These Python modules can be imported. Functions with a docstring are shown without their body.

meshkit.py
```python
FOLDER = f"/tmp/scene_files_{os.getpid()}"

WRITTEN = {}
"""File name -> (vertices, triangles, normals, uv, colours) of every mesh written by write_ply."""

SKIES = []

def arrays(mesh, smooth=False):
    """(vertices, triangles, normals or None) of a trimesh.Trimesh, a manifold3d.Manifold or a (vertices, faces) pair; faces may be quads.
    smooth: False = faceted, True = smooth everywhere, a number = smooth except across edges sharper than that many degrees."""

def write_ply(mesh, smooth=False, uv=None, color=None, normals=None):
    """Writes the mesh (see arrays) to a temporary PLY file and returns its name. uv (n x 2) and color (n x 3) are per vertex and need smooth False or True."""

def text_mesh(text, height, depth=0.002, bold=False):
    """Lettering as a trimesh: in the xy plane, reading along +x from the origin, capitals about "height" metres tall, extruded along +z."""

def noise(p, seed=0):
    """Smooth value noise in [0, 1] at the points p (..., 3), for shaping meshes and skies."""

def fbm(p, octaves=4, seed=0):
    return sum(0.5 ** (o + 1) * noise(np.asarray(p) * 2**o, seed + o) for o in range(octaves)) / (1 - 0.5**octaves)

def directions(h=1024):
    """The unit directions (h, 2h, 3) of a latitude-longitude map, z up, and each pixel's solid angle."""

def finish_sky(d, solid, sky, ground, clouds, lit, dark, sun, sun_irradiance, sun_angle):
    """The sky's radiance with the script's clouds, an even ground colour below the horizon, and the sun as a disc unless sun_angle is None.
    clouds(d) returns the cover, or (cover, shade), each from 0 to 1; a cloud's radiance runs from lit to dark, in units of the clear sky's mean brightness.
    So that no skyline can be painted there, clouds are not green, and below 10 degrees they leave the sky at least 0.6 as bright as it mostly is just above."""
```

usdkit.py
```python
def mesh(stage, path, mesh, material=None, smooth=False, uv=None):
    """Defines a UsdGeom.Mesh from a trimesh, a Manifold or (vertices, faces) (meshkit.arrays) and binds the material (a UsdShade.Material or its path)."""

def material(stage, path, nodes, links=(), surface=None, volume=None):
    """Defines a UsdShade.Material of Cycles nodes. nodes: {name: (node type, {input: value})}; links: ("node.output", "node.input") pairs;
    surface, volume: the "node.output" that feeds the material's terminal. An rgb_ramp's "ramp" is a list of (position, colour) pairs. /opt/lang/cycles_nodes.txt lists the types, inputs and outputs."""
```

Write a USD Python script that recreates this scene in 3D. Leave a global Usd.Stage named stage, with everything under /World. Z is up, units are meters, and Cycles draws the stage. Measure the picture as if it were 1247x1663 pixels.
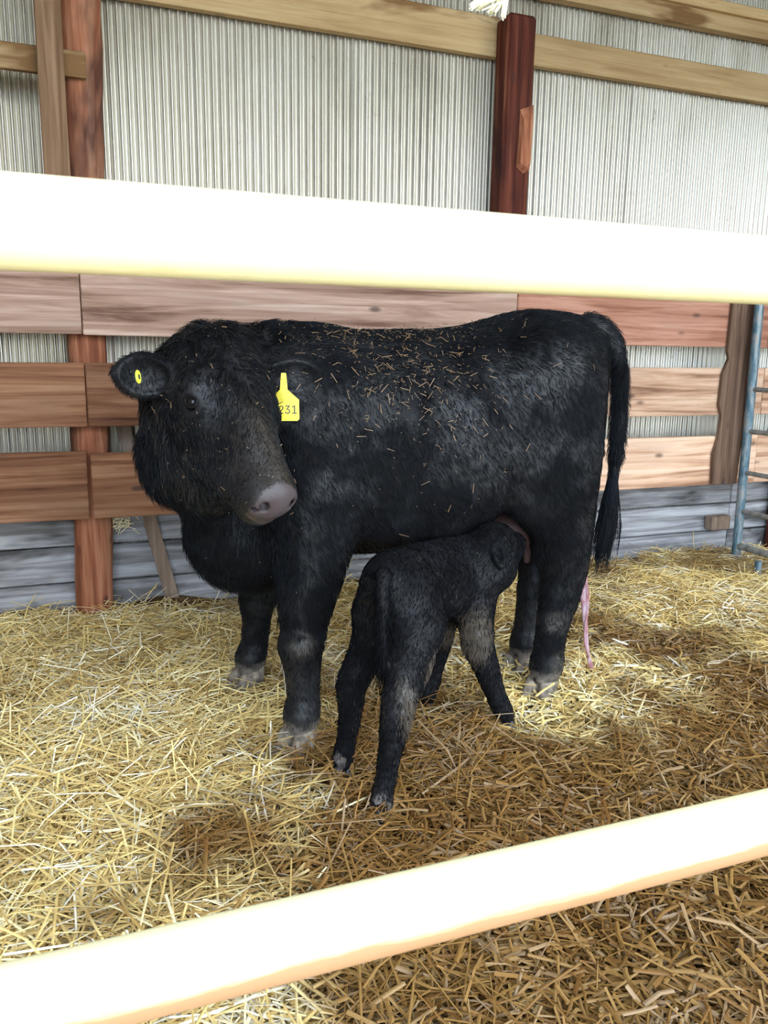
# A black cow and her newborn calf in a straw-bedded shed stall, seen through a white pipe gate.
import math, random
import numpy as np, trimesh, usdkit, meshkit
from scipy import ndimage
from pxr import Usd, UsdGeom, UsdLux, UsdShade, Gf, Sdf, Vt

stage = Usd.Stage.CreateInMemory()
UsdGeom.SetStageUpAxis(stage, 'Z')
UsdGeom.SetStageMetersPerUnit(stage, 1.0)
UsdGeom.Xform.Define(stage, '/World')
UsdGeom.Scope.Define(stage, '/World/Looks')
rng = np.random.default_rng(7)

# ------------------------------------------------------------------ camera
# X runs along the back wall to the right, Y away from the viewer, Z up; the viewer stands at the gate.
IMG_W, IMG_H, F_PX, EYE = 1247.0, 1663.0, 1300.0, np.array([0.0, 0.0, 1.27])
_vx = np.array([4100 - IMG_W / 2, IMG_H / 2 - 622, F_PX]); _vx /= np.linalg.norm(_vx)
_vz = np.array([530 - IMG_W / 2, IMG_H / 2 - 7310, F_PX]); _vz -= _vx * (_vx @ _vz); _vz /= -np.linalg.norm(_vz)
_vy = np.cross(_vz, _vx); _vy = _vy if _vy[2] > 0 else -_vy
ROT = np.stack([_vx, _vy, _vz], 1)          # rows: right, up, forward of the camera

def ray(px, py):
    return ROT.T @ np.array([px - IMG_W / 2, IMG_H / 2 - py, F_PX])
def at_y(px, py, y):
    d = ray(px, py); return EYE + d * (y - EYE[1]) / d[1]
def at_z(px, py, z=0.0):
    d = ray(px, py); return EYE + d * (z - EYE[2]) / d[2]

cam = UsdGeom.Camera.Define(stage, '/World/camera')
cam.CreateHorizontalApertureAttr(36.0)
cam.CreateVerticalApertureAttr(36.0 * IMG_H / IMG_W)
cam.CreateFocalLengthAttr(36.0 * F_PX / IMG_W)
cam.CreateClippingRangeAttr(Gf.Vec2f(0.02, 500.0))
cam.CreateFStopAttr(26.0)
cam.CreateFocusDistanceAttr(2.7)
_m = np.eye(4); _m[0, :3], _m[1, :3], _m[2, :3], _m[3, :3] = ROT[0], ROT[1], -ROT[2], EYE
cam.AddTransformOp().Set(Gf.Matrix4d(*_m.ravel().tolist()))
cam.CreateExposureAttr(2.68)

# ------------------------------------------------------------------ sky (bright overcast; daylight enters by the open front)
usdkit.material(stage, '/World/Looks/sky', {
    'tc': ('texture_coordinate', {}),
    'sep': ('separate_xyz', {}),
    'n': ('noise_texture', {'scale': 3.0, 'detail': 5.0, 'roughness': 0.55}),
    'cl': ('rgb_ramp', {'ramp': [(0.35, (0.50, 0.72, 1.0)), (0.70, (0.95, 0.98, 1.0))]}),
    'bg': ('background_shader', {'strength': 1.0}),
}, [('tc.generated', 'n.vector'), ('n.fac', 'cl.fac'), ('cl.color', 'bg.color')], surface='bg.background')
dome = UsdLux.DomeLight.Define(stage, '/World/sky')
dome.CreateIntensityAttr(1.0)
UsdShade.MaterialBindingAPI.Apply(dome.GetPrim()).Bind(UsdShade.Material.Get(stage, '/World/Looks/sky'))

# ------------------------------------------------------------------ helpers
_names = {}
def numbered(parent, name):
    k = _names.get((parent, name), 0); _names[(parent, name)] = k + 1
    return f'{parent}/{name}' + (f'_{k:03d}' if k else '')
def path_of(p):
    return '/World' if p is None else (p if isinstance(p, str) else str(p.GetPath()))
def tag(prim, label=None, cat=None, group=None, kind=None):
    p = prim.GetPrim() if hasattr(prim, 'GetPrim') else prim
    for k, v in (('label', label), ('category', cat), ('group', group), ('kind', kind)):
        if v: p.SetCustomDataByKey(k, v)
    return p
def thing(name, label=None, cat=None, loc=(0, 0, 0), group=None, kind=None):
    x = UsdGeom.Xform.Define(stage, numbered('/World', name))
    x.AddTranslateOp().Set(Gf.Vec3d(*map(float, loc)))
    p = tag(x, label, cat, group, kind)
    ORIGIN[str(p.GetPath())] = np.array(loc, float)
    return p
ORIGIN = {}
def obj(name, mesh, mat, parent=None, smooth=False, label=None, kind=None, tint=None):
    """One mesh, its vertices given in world coordinates, as a child of PARENT (or a top-level object)."""
    pp = path_of(parent)
    path = numbered(pp, name)
    o = ORIGIN.get('/'.join(pp.split('/')[:3]), np.zeros(3))
    v, f, n = meshkit.arrays(mesh, smooth)
    m = usdkit.mesh(stage, path, (v - o, f), MAT[mat])
    if n is not None:
        m.CreateNormalsAttr(Vt.Vec3fArray.FromNumpy(n.astype(np.float32))); m.SetNormalsInterpolation('vertex')
    if tint is not None:
        UsdGeom.PrimvarsAPI(m).CreatePrimvar('tint', Sdf.ValueTypeNames.Color3fArray, 'vertex').Set(Vt.Vec3fArray.FromNumpy(np.asarray(tint, np.float32)))
    return tag(m, label, None, None, kind)
def curves(name, pts, width, mat, parent, tip=0.25):
    """Hair strands: pts is (strands, points, 3) in world coordinates."""
    pp = path_of(parent); o = ORIGIN.get('/'.join(pp.split('/')[:3]), np.zeros(3))
    n, k = pts.shape[:2]
    c = UsdGeom.BasisCurves.Define(stage, numbered(pp, name))
    c.CreateTypeAttr('linear'); c.CreateWrapAttr('nonperiodic')
    c.CreateCurveVertexCountsAttr(Vt.IntArray.FromNumpy(np.full(n, k, np.int32)))
    c.CreatePointsAttr(Vt.Vec3fArray.FromNumpy((pts - o).reshape(-1, 3).astype(np.float32)))
    w = np.tile(np.linspace(1, tip, k), n) * np.repeat(np.broadcast_to(width, n), k)
    c.CreateWidthsAttr(Vt.FloatArray.FromNumpy(w.astype(np.float32))); c.SetWidthsInterpolation('vertex')
    UsdShade.MaterialBindingAPI.Apply(c.GetPrim()).Bind(MAT[mat])
    return c.GetPrim()

def join(*m):
    return trimesh.util.concatenate([x for x in m])
def cbox(x0, x1, y0, y1, z0, z1, c=0.006):
    """A box with chamfered edges: hull of three inset boxes."""
    c = min(c, 0.45 * min(x1 - x0, y1 - y0, z1 - z0))
    P = []
    for a in (0, 1, 2):
        i = [c, c, c]; i[a] = 0
        for sx in (0, 1):
            for sy in (0, 1):
                for sz in (0, 1):
                    P.append((x1 - i[0] if sx else x0 + i[0], y1 - i[1] if sy else y0 + i[1], z1 - i[2] if sz else z0 + i[2]))
    return trimesh.convex.convex_hull(np.array(P))
def tube(points, radii, sides=14, caps=True, squash=None):
    """A round bar swept along the points, with a radius at each."""
    p = np.asarray(points, float); r = np.broadcast_to(np.asarray(radii, float), len(p))
    t = np.gradient(p, axis=0); t /= np.linalg.norm(t, axis=1)[:, None]
    ref = np.array([0, 0, 1.0]) if abs(t[0, 2]) < 0.9 else np.array([0, 1.0, 0])
    V = []
    u = np.cross(ref, t[0]); u /= np.linalg.norm(u)
    for i in range(len(p)):
        u = u - t[i] * (u @ t[i]); u /= np.linalg.norm(u); w = np.cross(t[i], u)
        a = np.linspace(0, 2 * np.pi, sides, endpoint=False)
        V.append(p[i] + r[i] * (np.cos(a)[:, None] * u + np.sin(a)[:, None] * w * (squash or 1)))
    V = np.vstack(V); F = []
    for i in range(len(p) - 1):
        for j in range(sides):
            a, b = i * sides + j, i * sides + (j + 1) % sides
            F += [(a, b, b + sides), (a, b + sides, a + sides)]
    if caps:
        V = np.vstack([V, p[0], p[-1]]); n = len(V)
        for j in range(sides):
            F.append((n - 2, (j + 1) % sides, j)); e = (len(p) - 1) * sides
            F.append((n - 1, e + j, e + (j + 1) % sides))
    return trimesh.Trimesh(V, np.array(F), process=False)
def board(x0, x1, y0, y1, z0, z1, seed, warp=0.004, c=0.006, axis=0):
    """A sawn plank: chamfered, a little bowed and uneven along its length (axis 0 = x, 2 = z)."""
    m = cbox(x0, x1, y0, y1, z0, z1, c)
    L = (x1 - x0) if axis == 0 else (z1 - z0)
    for k in range(1, max(2, int(L / 0.22))):
        o = np.zeros(3); o[axis] = (x0, y0, z0)[axis] + L * k / max(2, int(L / 0.22)); nrm = np.zeros(3); nrm[axis] = 1
        a = trimesh.intersections.slice_mesh_plane(m, nrm, o, cap=False); b = trimesh.intersections.slice_mesh_plane(m, -nrm, o, cap=False)
        m = join(b, a)
    m.merge_vertices()
    v = np.array(m.vertices); q = np.zeros_like(v); q[:, axis] = v[:, axis] * 1.7; q += seed * 7.31
    other = [a for a in (0, 1, 2) if a != axis]
    for j, a in enumerate(other):
        v[:, a] += (meshkit.fbm(q + 31.7 * j, 2, seed) - 0.5) * 2 * warp
    m.vertices = v
    return m

# ------------------------------------------------------------------ materials
MAT = {}
def mat(name, nodes, links, surface='p.BSDF'):
    MAT[name] = usdkit.material(stage, '/World/Looks/' + name, nodes, links, surface=surface)
def plain(name, color, rough=0.5, **kw):
    mat(name, {'p': ('principled_bsdf', {'base_color': color, 'roughness': rough, **kw})}, [])
def wood(name, ramp, along, stain=(0.05, 0.03, 0.02), stain_amt=0.5, rough=0.75, grain=26.0, lo=0.5, hi=0.75, spec=0.18, worn=None, bump=0.4):
    """Grain stretched along an axis, blotchy tone, darker stains with edges of their own."""
    ramp = [(0.5 + (p - 0.5) * 0.62, c) for p, c in ramp]
    s = [grain, grain, grain]; s['xyz'.index(along)] = grain * 0.045
    s2 = [3.0, 3.0, 5.0]; s2['xyz'.index(along)] = 1.1
    KS = [7.0, 7.0, 7.0]; KS['xyz'.index(along)] = 3.2
    nodes = {
        'g': ('geometry', {}), 'oi': ('object_info', {}),
        'off': ('combine_xyz', {}), 'k': ('math', {'math_type': 'multiply', 'value2': 37.0}),
        'add': ('vector_math', {'math_type': 'add'}),
        'm': ('mapping', {'scale': s}), 'm2': ('mapping', {'scale': s2}),
        'n': ('noise_texture', {'scale': 1.0, 'detail': 4.0, 'roughness': 0.6, 'distortion': 0.6}),
        'n2': ('noise_texture', {'scale': 1.0, 'detail': 4.0, 'roughness': 0.6, 'distortion': 0.3}),
        'mixf': ('mix_float', {'fac': 0.38}),
        'r': ('rgb_ramp', {'ramp': ramp}),
        'st': ('map_range', {'from_min': lo, 'from_max': hi, 'to_min': 0.0, 'to_max': stain_amt, 'clamp': True}),
        'mx': ('mix_color', {'b': stain}),
        'mk': ('mapping', {'scale': KS}), 'vo': ('voronoi_texture', {'scale': 1.0}), 'kn': ('map_range', {'from_min': 0.05, 'from_max': 0.13, 'to_min': 0.8, 'to_max': 0.0, 'clamp': True}), 'mxk': ('mix_color', {'b': tuple(0.45 * c + 0.02 for c in ramp[0][1])}),
        'hs': ('hsv', {'saturation': 1.0}), 'vr': ('map_range', {'from_min': 0.0, 'from_max': 1.0, 'to_min': 0.82, 'to_max': 1.15}),
        'b': ('bump', {'strength': bump, 'distance': 0.003}),
        'p': ('principled_bsdf', {'roughness': rough, 'specular_ior_level': spec}),
    }
    links = [('oi.random', 'k.value1'), ('k.value', 'off.x'), ('k.value', 'off.y'), ('k.value', 'off.z'),
             ('g.position', 'add.vector1'), ('off.vector', 'add.vector2'), ('add.vector', 'm.vector'), ('add.vector', 'm2.vector'),
             ('m.vector', 'n.vector'), ('m2.vector', 'n2.vector'), ('n.fac', 'mixf.a'), ('n2.fac', 'mixf.b'), ('mixf.result', 'r.fac'),
             ('n2.fac', 'st.value'), ('st.result', 'mx.fac'), ('r.color', 'mx.a'), ('mx.result', 'mxk.a'), ('add.vector', 'mk.vector'), ('mk.vector', 'vo.vector'), ('vo.distance', 'kn.value'), ('kn.result', 'mxk.fac'), ('mxk.result', 'hs.color'), ('oi.random', 'vr.value'), ('vr.result', 'hs.value'),
             ('hs.color', 'p.base_color'), ('n.fac', 'b.height'), ('b.normal', 'p.normal')]
    mat(name, nodes, links)
wood('plank_red', [(0.28, (0.075, 0.027, 0.012)), (0.42, (0.18, 0.074, 0.035)), (0.55, (0.28, 0.13, 0.065)), (0.72, (0.41, 0.22, 0.125))], 'x', stain=(0.13, 0.055, 0.03), stain_amt=0.65)
wood('plank_top', [(0.28, (0.16, 0.085, 0.055)), (0.42, (0.33, 0.20, 0.14)), (0.55, (0.46, 0.295, 0.215)), (0.72, (0.62, 0.45, 0.35))], 'x', stain=(0.16, 0.08, 0.05), stain_amt=0.45)
wood('plank_red_lit', [(0.25, (0.26, 0.13, 0.075)), (0.42, (0.56, 0.33, 0.205)), (0.55, (0.72, 0.475, 0.32)), (0.75, (0.83, 0.62, 0.46))], 'x', stain=(0.25, 0.11, 0.06), stain_amt=0.5)  # lit copy of the red planks: brighter light at the right put into colour
wood('plank_rosy', [(0.25, (0.20, 0.085, 0.05)), (0.42, (0.38, 0.165, 0.10)), (0.55, (0.51, 0.25, 0.165)), (0.75, (0.64, 0.37, 0.26))], 'x', stain=(0.16, 0.06, 0.035), stain_amt=0.5)
wood('plank_grey', [(0.25, (0.13, 0.125, 0.12)), (0.42, (0.27, 0.26, 0.26)), (0.55, (0.40, 0.395, 0.40)), (0.75, (0.55, 0.55, 0.56))], 'x', stain=(0.05, 0.045, 0.04), stain_amt=0.9, lo=0.48, hi=0.60)
wood('timber_pale', [(0.25, (0.32, 0.20, 0.09)), (0.5, (0.45, 0.305, 0.15)), (0.75, (0.54, 0.39, 0.21))], 'x', stain=(0.15, 0.065, 0.018), stain_amt=0.85, lo=0.55, hi=0.64, grain=30)
wood('post_red', [(0.25, (0.025, 0.006, 0.004)), (0.45, (0.075, 0.017, 0.009)), (0.6, (0.13, 0.035, 0.018)), (0.78, (0.24, 0.10, 0.055))], 'z', stain=(0.03, 0.008, 0.008), stain_amt=0.9, lo=0.5, hi=0.64)
wood('post_brown', [(0.25, (0.12, 0.032, 0.015)), (0.42, (0.31, 0.105, 0.05)), (0.56, (0.46, 0.19, 0.10)), (0.75, (0.58, 0.33, 0.21))], 'z', stain=(0.06, 0.02, 0.015), stain_amt=0.85, lo=0.52, hi=0.64)
wood('stud_brown', [(0.25, (0.10, 0.05, 0.026)), (0.5, (0.215, 0.125, 0.068)), (0.75, (0.34, 0.22, 0.135))], 'z', stain=(0.12, 0.05, 0.03), stain_amt=0.6)
wood('board_dark', [(0.25, (0.05, 0.026, 0.017)), (0.5, (0.14, 0.08, 0.05)), (0.75, (0.26, 0.165, 0.11))], 'z', stain=(0.04, 0.02, 0.012))
wood('brace_dark', [(0.25, (0.10, 0.065, 0.045)), (0.5, (0.20, 0.14, 0.10)), (0.75, (0.30, 0.23, 0.17))], 'z', stain=(0.05, 0.03, 0.02))

def metal_sheet(name, ramp, metallic=0.85, rough=0.36):
    mat(name, {
        'g': ('geometry', {}), 'oi': ('object_info', {}),
        'm': ('mapping', {'scale': (2.2, 2.2, 0.9)}), 'm2': ('mapping', {'scale': (26.0, 26.0, 2.2)}),
        'n': ('noise_texture', {'scale': 1.4, 'detail': 6.0, 'roughness': 0.62}),
        'n2': ('noise_texture', {'scale': 1.0, 'detail': 3.0, 'roughness': 0.6}),
        'sp': ('voronoi_texture', {'scale': 90.0}),
        'mixf': ('mix_float', {'fac': 0.12}), 'web': ('noise_texture', {'scale': 1.0, 'detail': 5.0, 'roughness': 0.7, 'distortion': 1.5}), 'mw': ('mapping', {'scale': (13.0, 13.0, 7.0)}), 'wf': ('map_range', {'from_min': 0.655, 'from_max': 0.71, 'to_min': 0.0, 'to_max': 0.6, 'clamp': True}), 'mxw': ('mix_color', {'b': (0.24, 0.17, 0.11)}),
        'r': ('rgb_ramp', {'ramp': ramp}),
        'rs': ('map_range', {'from_min': 0.70, 'from_max': 0.80, 'to_min': 0.0, 'to_max': 0.45, 'clamp': True}),
        'mx': ('mix_color', {'b': (0.27, 0.155, 0.08)}),
        'ro': ('map_range', {'from_min': 0.3, 'from_max': 0.7, 'to_min': rough - 0.07, 'to_max': rough + 0.1}),
        'p': ('principled_bsdf', {'metallic': metallic, 'roughness': rough}),
    }, [('g.position', 'm.vector'), ('g.position', 'm2.vector'), ('m.vector', 'n.vector'), ('m2.vector', 'n2.vector'),
        ('n.fac', 'mixf.a'), ('n2.fac', 'mixf.b'), ('mixf.result', 'r.fac'), ('n2.fac', 'rs.value'), ('rs.result', 'mx.fac'), ('r.color', 'mx.a'),
        ('g.position', 'mw.vector'), ('mw.vector', 'web.vector'), ('web.fac', 'wf.value'), ('wf.result', 'mxw.fac'), ('mx.result', 'mxw.a'), ('mxw.result', 'p.base_color'), ('n.fac', 'ro.value'), ('ro.result', 'p.roughness')])
metal_sheet('galvanised', [(0.3, (0.45, 0.41, 0.325)), (0.5, (0.55, 0.51, 0.42)), (0.7, (0.62, 0.585, 0.505))])
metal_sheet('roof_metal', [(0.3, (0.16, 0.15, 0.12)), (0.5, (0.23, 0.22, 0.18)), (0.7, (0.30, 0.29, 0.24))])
# ------------------------------------------------------------------ the setting: floor, back wall of corrugated sheets, roof, side walls
def corrugated(x0, x1, z0, z1, y, pitch=0.0375, amp=0.0070, steps=10, seed=0, lean=0.0):
    n = int(round((x1 - x0) / pitch * steps)) + 1
    x = np.linspace(x0, x1, n)
    yy = y + amp * np.sin(2 * np.pi * x / pitch) + (meshkit.fbm(np.stack([x * 9, x * 0 + seed, x * 0], 1), 2, seed) - 0.5) * 0.006
    zs = np.linspace(z0, z1, 5)
    th = 0.0012
    V = np.vstack([np.stack([x, yy + lean * (z - z0) / (z1 - z0), np.full(n, z)], 1) for z in zs] + [np.stack([x, yy + th + lean * (z - z0) / (z1 - z0), np.full(n, z)], 1) for z in zs])
    F = []; i = np.arange(n - 1); K = len(zs)
    for k in range(K - 1):
        a = k * n + i; F += [np.stack([a, a + 1, a + 1 + n], 1), np.stack([a, a + 1 + n, a + n], 1)]
        b = a + K * n; F += [np.stack([b, b + 1 + n, b + 1], 1), np.stack([b, b + n, b + 1 + n], 1)]
    return trimesh.Trimesh(V, np.vstack(F), process=False)

WALL_Y = 4.03
wall = thing('wall_back', loc=(0, WALL_Y, 0), kind='structure', label='corrugated galvanised metal back wall of the shed')
edges = [-1.95, -1.10, -0.28, 0.54, 1.36, 2.18, 3.00, 3.82, 4.64, 5.46, 6.30]
for i, (a, b) in enumerate(zip(edges[:-1], edges[1:])):
    obj('metal_sheet', corrugated(a - 0.02, b + 0.02, -0.05, 3.34, WALL_Y + (0.004 if i % 2 else 0.0), seed=i + 1), 'galvanised', wall, smooth=60)
# weathered grey skirting planks at the foot of the wall
zs = [(-0.05, 0.155), (0.165, 0.335), (0.345, 0.525)]
for i, (z0, z1) in enumerate(zs):
    for a, b in ((-1.9, 0.03), (0.036, 2.14), (2.15, 3.92), (3.925, 6.2)):
        obj('skirt_plank', board(a, b, WALL_Y - 0.055, WALL_Y - 0.017, z0, z1 - (0.03 if (i == 2 and a == -1.9) else 0), 11 + i + int(a * 10) % 7, 0.006), 'plank_grey', wall)

def side_wall(name, x, mats, label):
    w = thing(name, kind='structure', label=label, loc=(x, 0, 0))
    for k in range(6):
        y0 = -0.6 + k * 0.775
        obj('wall_plank', cbox(x - 0.02, x + 0.02, y0, y0 + 0.765, -0.05, 3.45 , 0.004), mats, w)
side_wall('wall_left', -1.95, 'stud_brown', 'plank side wall at the left end of the stall')
side_wall('wall_right', 6.3, 'stud_brown', 'plank side wall at the right end of the stall')

# roof: corrugated sheets running down to the back wall, open front
def roof_z(y):
    return 3.335 + 0.03 * (WALL_Y - y)
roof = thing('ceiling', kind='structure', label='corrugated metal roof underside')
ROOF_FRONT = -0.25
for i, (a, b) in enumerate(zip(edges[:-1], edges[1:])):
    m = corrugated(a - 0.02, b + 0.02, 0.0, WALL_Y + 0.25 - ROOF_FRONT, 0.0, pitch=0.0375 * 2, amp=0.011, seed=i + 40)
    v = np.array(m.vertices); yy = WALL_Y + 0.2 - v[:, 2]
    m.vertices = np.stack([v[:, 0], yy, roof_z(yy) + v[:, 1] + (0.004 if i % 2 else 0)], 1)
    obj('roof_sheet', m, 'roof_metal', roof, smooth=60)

# ground outside and under the straw
def straw_height(x, y):
    p = np.stack([np.asarray(x, float) * 2.3, np.asarray(y, float) * 2.3, np.zeros(np.shape(x))], -1)
    h = (meshkit.fbm(p, 3, 5) - 0.5) * 0.07
    h = h + 0.06 * np.exp(-((np.asarray(y) - 3.95) / 0.28) ** 2) * (0.5 + meshkit.noise(p * 1.3 + 9, 3)) 
    return h
nx, ny = 150, 90
gx, gy = np.meshgrid(np.linspace(-1.94, 6.29, nx), np.linspace(-0.55, 4.02, ny), indexing='ij')
gz = straw_height(gx, gy) - 0.025
V = np.stack([gx, gy, gz], -1).reshape(-1, 3)
i, j = np.meshgrid(np.arange(nx - 1), np.arange(ny - 1), indexing='ij'); a = (i * ny + j).ravel()
F = np.vstack([np.stack([a, a + ny, a + ny + 1], 1), np.stack([a, a + ny + 1, a + 1], 1)])
mat('bedding', {
    'g': ('geometry', {}), 'n': ('noise_texture', {'scale': 22.0, 'detail': 8.0, 'roughness': 0.75}),
    'n2': ('noise_texture', {'scale': 2.2, 'detail': 3.0}), 'mf': ('mix_float', {'fac': 0.4}),
    'r': ('rgb_ramp', {'ramp': [(0.3, (0.055, 0.028, 0.012)), (0.5, (0.16, 0.09, 0.035)), (0.7, (0.34, 0.22, 0.10))]}),
    'b': ('bump', {'strength': 0.8, 'distance': 0.02}), 'p': ('principled_bsdf', {'roughness': 0.85, 'specular_ior_level': 0.2})},
    [('g.position', 'n.vector'), ('g.position', 'n2.vector'), ('n.fac', 'mf.a'), ('n2.fac', 'mf.b'), ('mf.result', 'r.fac'), ('r.color', 'p.base_color'), ('n.fac', 'b.height'), ('b.normal', 'p.normal')])
tag(stage.GetPrimAtPath(str(obj('floor', trimesh.Trimesh(V, F, process=False), 'bedding', smooth=True).GetPath())), 'brown trodden bedding under the loose straw', None, None, 'structure')
mat('gravel', {'g': ('geometry', {}), 'n': ('noise_texture', {'scale': 6.0, 'detail': 6.0}), 'r': ('rgb_ramp', {'ramp': [(0.3, (0.34, 0.31, 0.24)), (0.7, (0.46, 0.42, 0.33))]}),
    'p': ('principled_bsdf', {'roughness': 0.9})}, [('g.position', 'n.vector'), ('n.fac', 'r.fac'), ('r.color', 'p.base_color')])
yard = trimesh.creation.box([60, 40, 0.1]); yard.apply_translation([2, -20.56, -0.11])
tag(obj('ground', yard, 'gravel'), 'pale gravel yard outside the open front of the shed', None, None, 'structure')

# ------------------------------------------------------------------ posts, beams and planks
def pole(x, y, z0, z1, r, seed, sides=20, lean=(0, 0)):
    zs = np.linspace(z0, z1, 26)
    m = tube([(x + lean[0] * (z - z0), y + lean[1] * (z - z0), z) for z in zs], r, sides)
    v = np.array(m.vertices); c = np.array([x, y, 0])
    d = v - c; d[:, 2] = 0
    q = np.stack([d[:, 0] * 14, d[:, 1] * 14, v[:, 2] * 2.2], 1)
    v += d * ((meshkit.fbm(q, 3, seed) - 0.5) * 0.28)[:, None]
    m.vertices = v
    return m
POST_Y = 3.885
p = thing('timber_post', 'round reddish-brown timber post at the left end of the stall, behind the pale cross rail', 'post', (0.06, POST_Y, 0))
obj('pole', pole(0.02, POST_Y, -0.08, 3.33, 0.083, 3, lean=(0.026, 0)), 'post_brown', p, smooth=50)
p = thing('timber_post', 'dark red square timber post above the cow, its sawn top between two pale beams', 'post', (2.15, POST_Y, 0))
m = board(2.075, 2.235, POST_Y - 0.06, POST_Y + 0.075, -0.08, 2.91, 5, 0.007, 0.016, axis=2)
obj('post_body', m, 'post_red', p)
sp = trimesh.convex.convex_hull(np.array([(2.158, POST_Y - 0.064, 2.47), (2.233, POST_Y - 0.064, 2.50), (2.225, POST_Y - 0.064, 2.19), (2.19, POST_Y - 0.064, 2.17), (2.15, POST_Y - 0.064, 2.20),
      (2.17, POST_Y - 0.084, 2.42), (2.226, POST_Y - 0.082, 2.43), (2.215, POST_Y - 0.094, 2.215), (2.185, POST_Y - 0.094, 2.20), (2.16, POST_Y - 0.088, 2.22)]))
obj('split_bark', sp, 'post_brown', p, label='brown split flap of wood')
p = thing('timber_post', 'dark timber post against the wall in the corner behind the blue gate', 'post', (4.30, POST_Y, 0))
obj('post_body', board(4.22, 4.39, POST_Y - 0.06, POST_Y + 0.075, -0.08, 3.2, 9, 0.006, 0.012, axis=2), 'post_red', p)

p = thing('upright_stud', 'rough brown sawn stud standing in front of the left post', 'stud', (0.0, 3.74, 0))
obj('stud_body', board(-0.075, 0.025, 3.70, 3.752, 1.72, 3.33, 4, 0.006, 0.004, axis=2), 'stud_brown', p)
v = None
p = thing('cross_rail', 'short pale timber rail passing behind the brown stud at upper left', 'beam', (-0.8, 3.78, 2.4))
obj('rail_body', board(-1.9, 0.108, 3.762, 3.80, 2.348, 2.446, 6, 0.004, 0.004), 'timber_pale', p)
p = thing('wall_girt', 'long pale pine girt across the metal above the cow, left of the dark red post', 'beam', (1.1, 3.98, 2.8))
obj('girt_body', board(-1.9, 2.10, 3.962, 4.012, 2.745, 2.93, 8, 0.004, 0.004), 'timber_pale', p)
p = thing('wall_girt', 'pale pine girt with brown stains running right from the dark red post', 'beam', (3.2, 3.98, 2.8))
obj('girt_body', board(2.245, 6.2, 3.962, 4.012, 2.735, 2.885, 10, 0.004, 0.004), 'timber_pale', p)
p = thing('wall_plate', 'uppermost pale timber beam just under the roof at top right', 'beam', (2.5, 3.98, 3.1))
obj('beam_body', board(-1.9, 6.2, 3.950, 4.012, 3.06, 3.205, 12, 0.004, 0.004), 'timber_pale', p)
obj('beam_lip', board(-1.9, 6.2, 3.92, 3.9495, 3.145, 3.20, 13, 0.003, 0.004), 'timber_pale', p)

p = thing('plank_lining', 'horizontal reddish planks with open gaps nailed across the posts behind the cow', 'fence', (1.8, 3.77, 0))
rows = [(1.325, 1.59, 'plank_top'), (0.929, 1.2045, 'plank_red'), (0.512, 0.806, 'plank_red')]
for r, (z0, z1, mm) in enumerate(rows):
    for k, (a, b) in enumerate(((-1.9, 0.033 - 0.012 * (r == 2)), (0.037, 2.152), (2.156, 3.86), (3.864, 6.2))):
        dz = (0.012 if (r == 2 and k == 0) else 0.0) - (0.014 if k >= 1 and r == 0 else 0)
        obj('plank', board(a, b, POST_Y - 0.1385, POST_Y - 0.1005, z0 + dz * 0.2, z1 + dz, 20 + r * 3 + k, 0.0035, 0.005), mm if k < 2 else ('plank_rosy' if r == 0 else 'plank_red_lit'), p)

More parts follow.
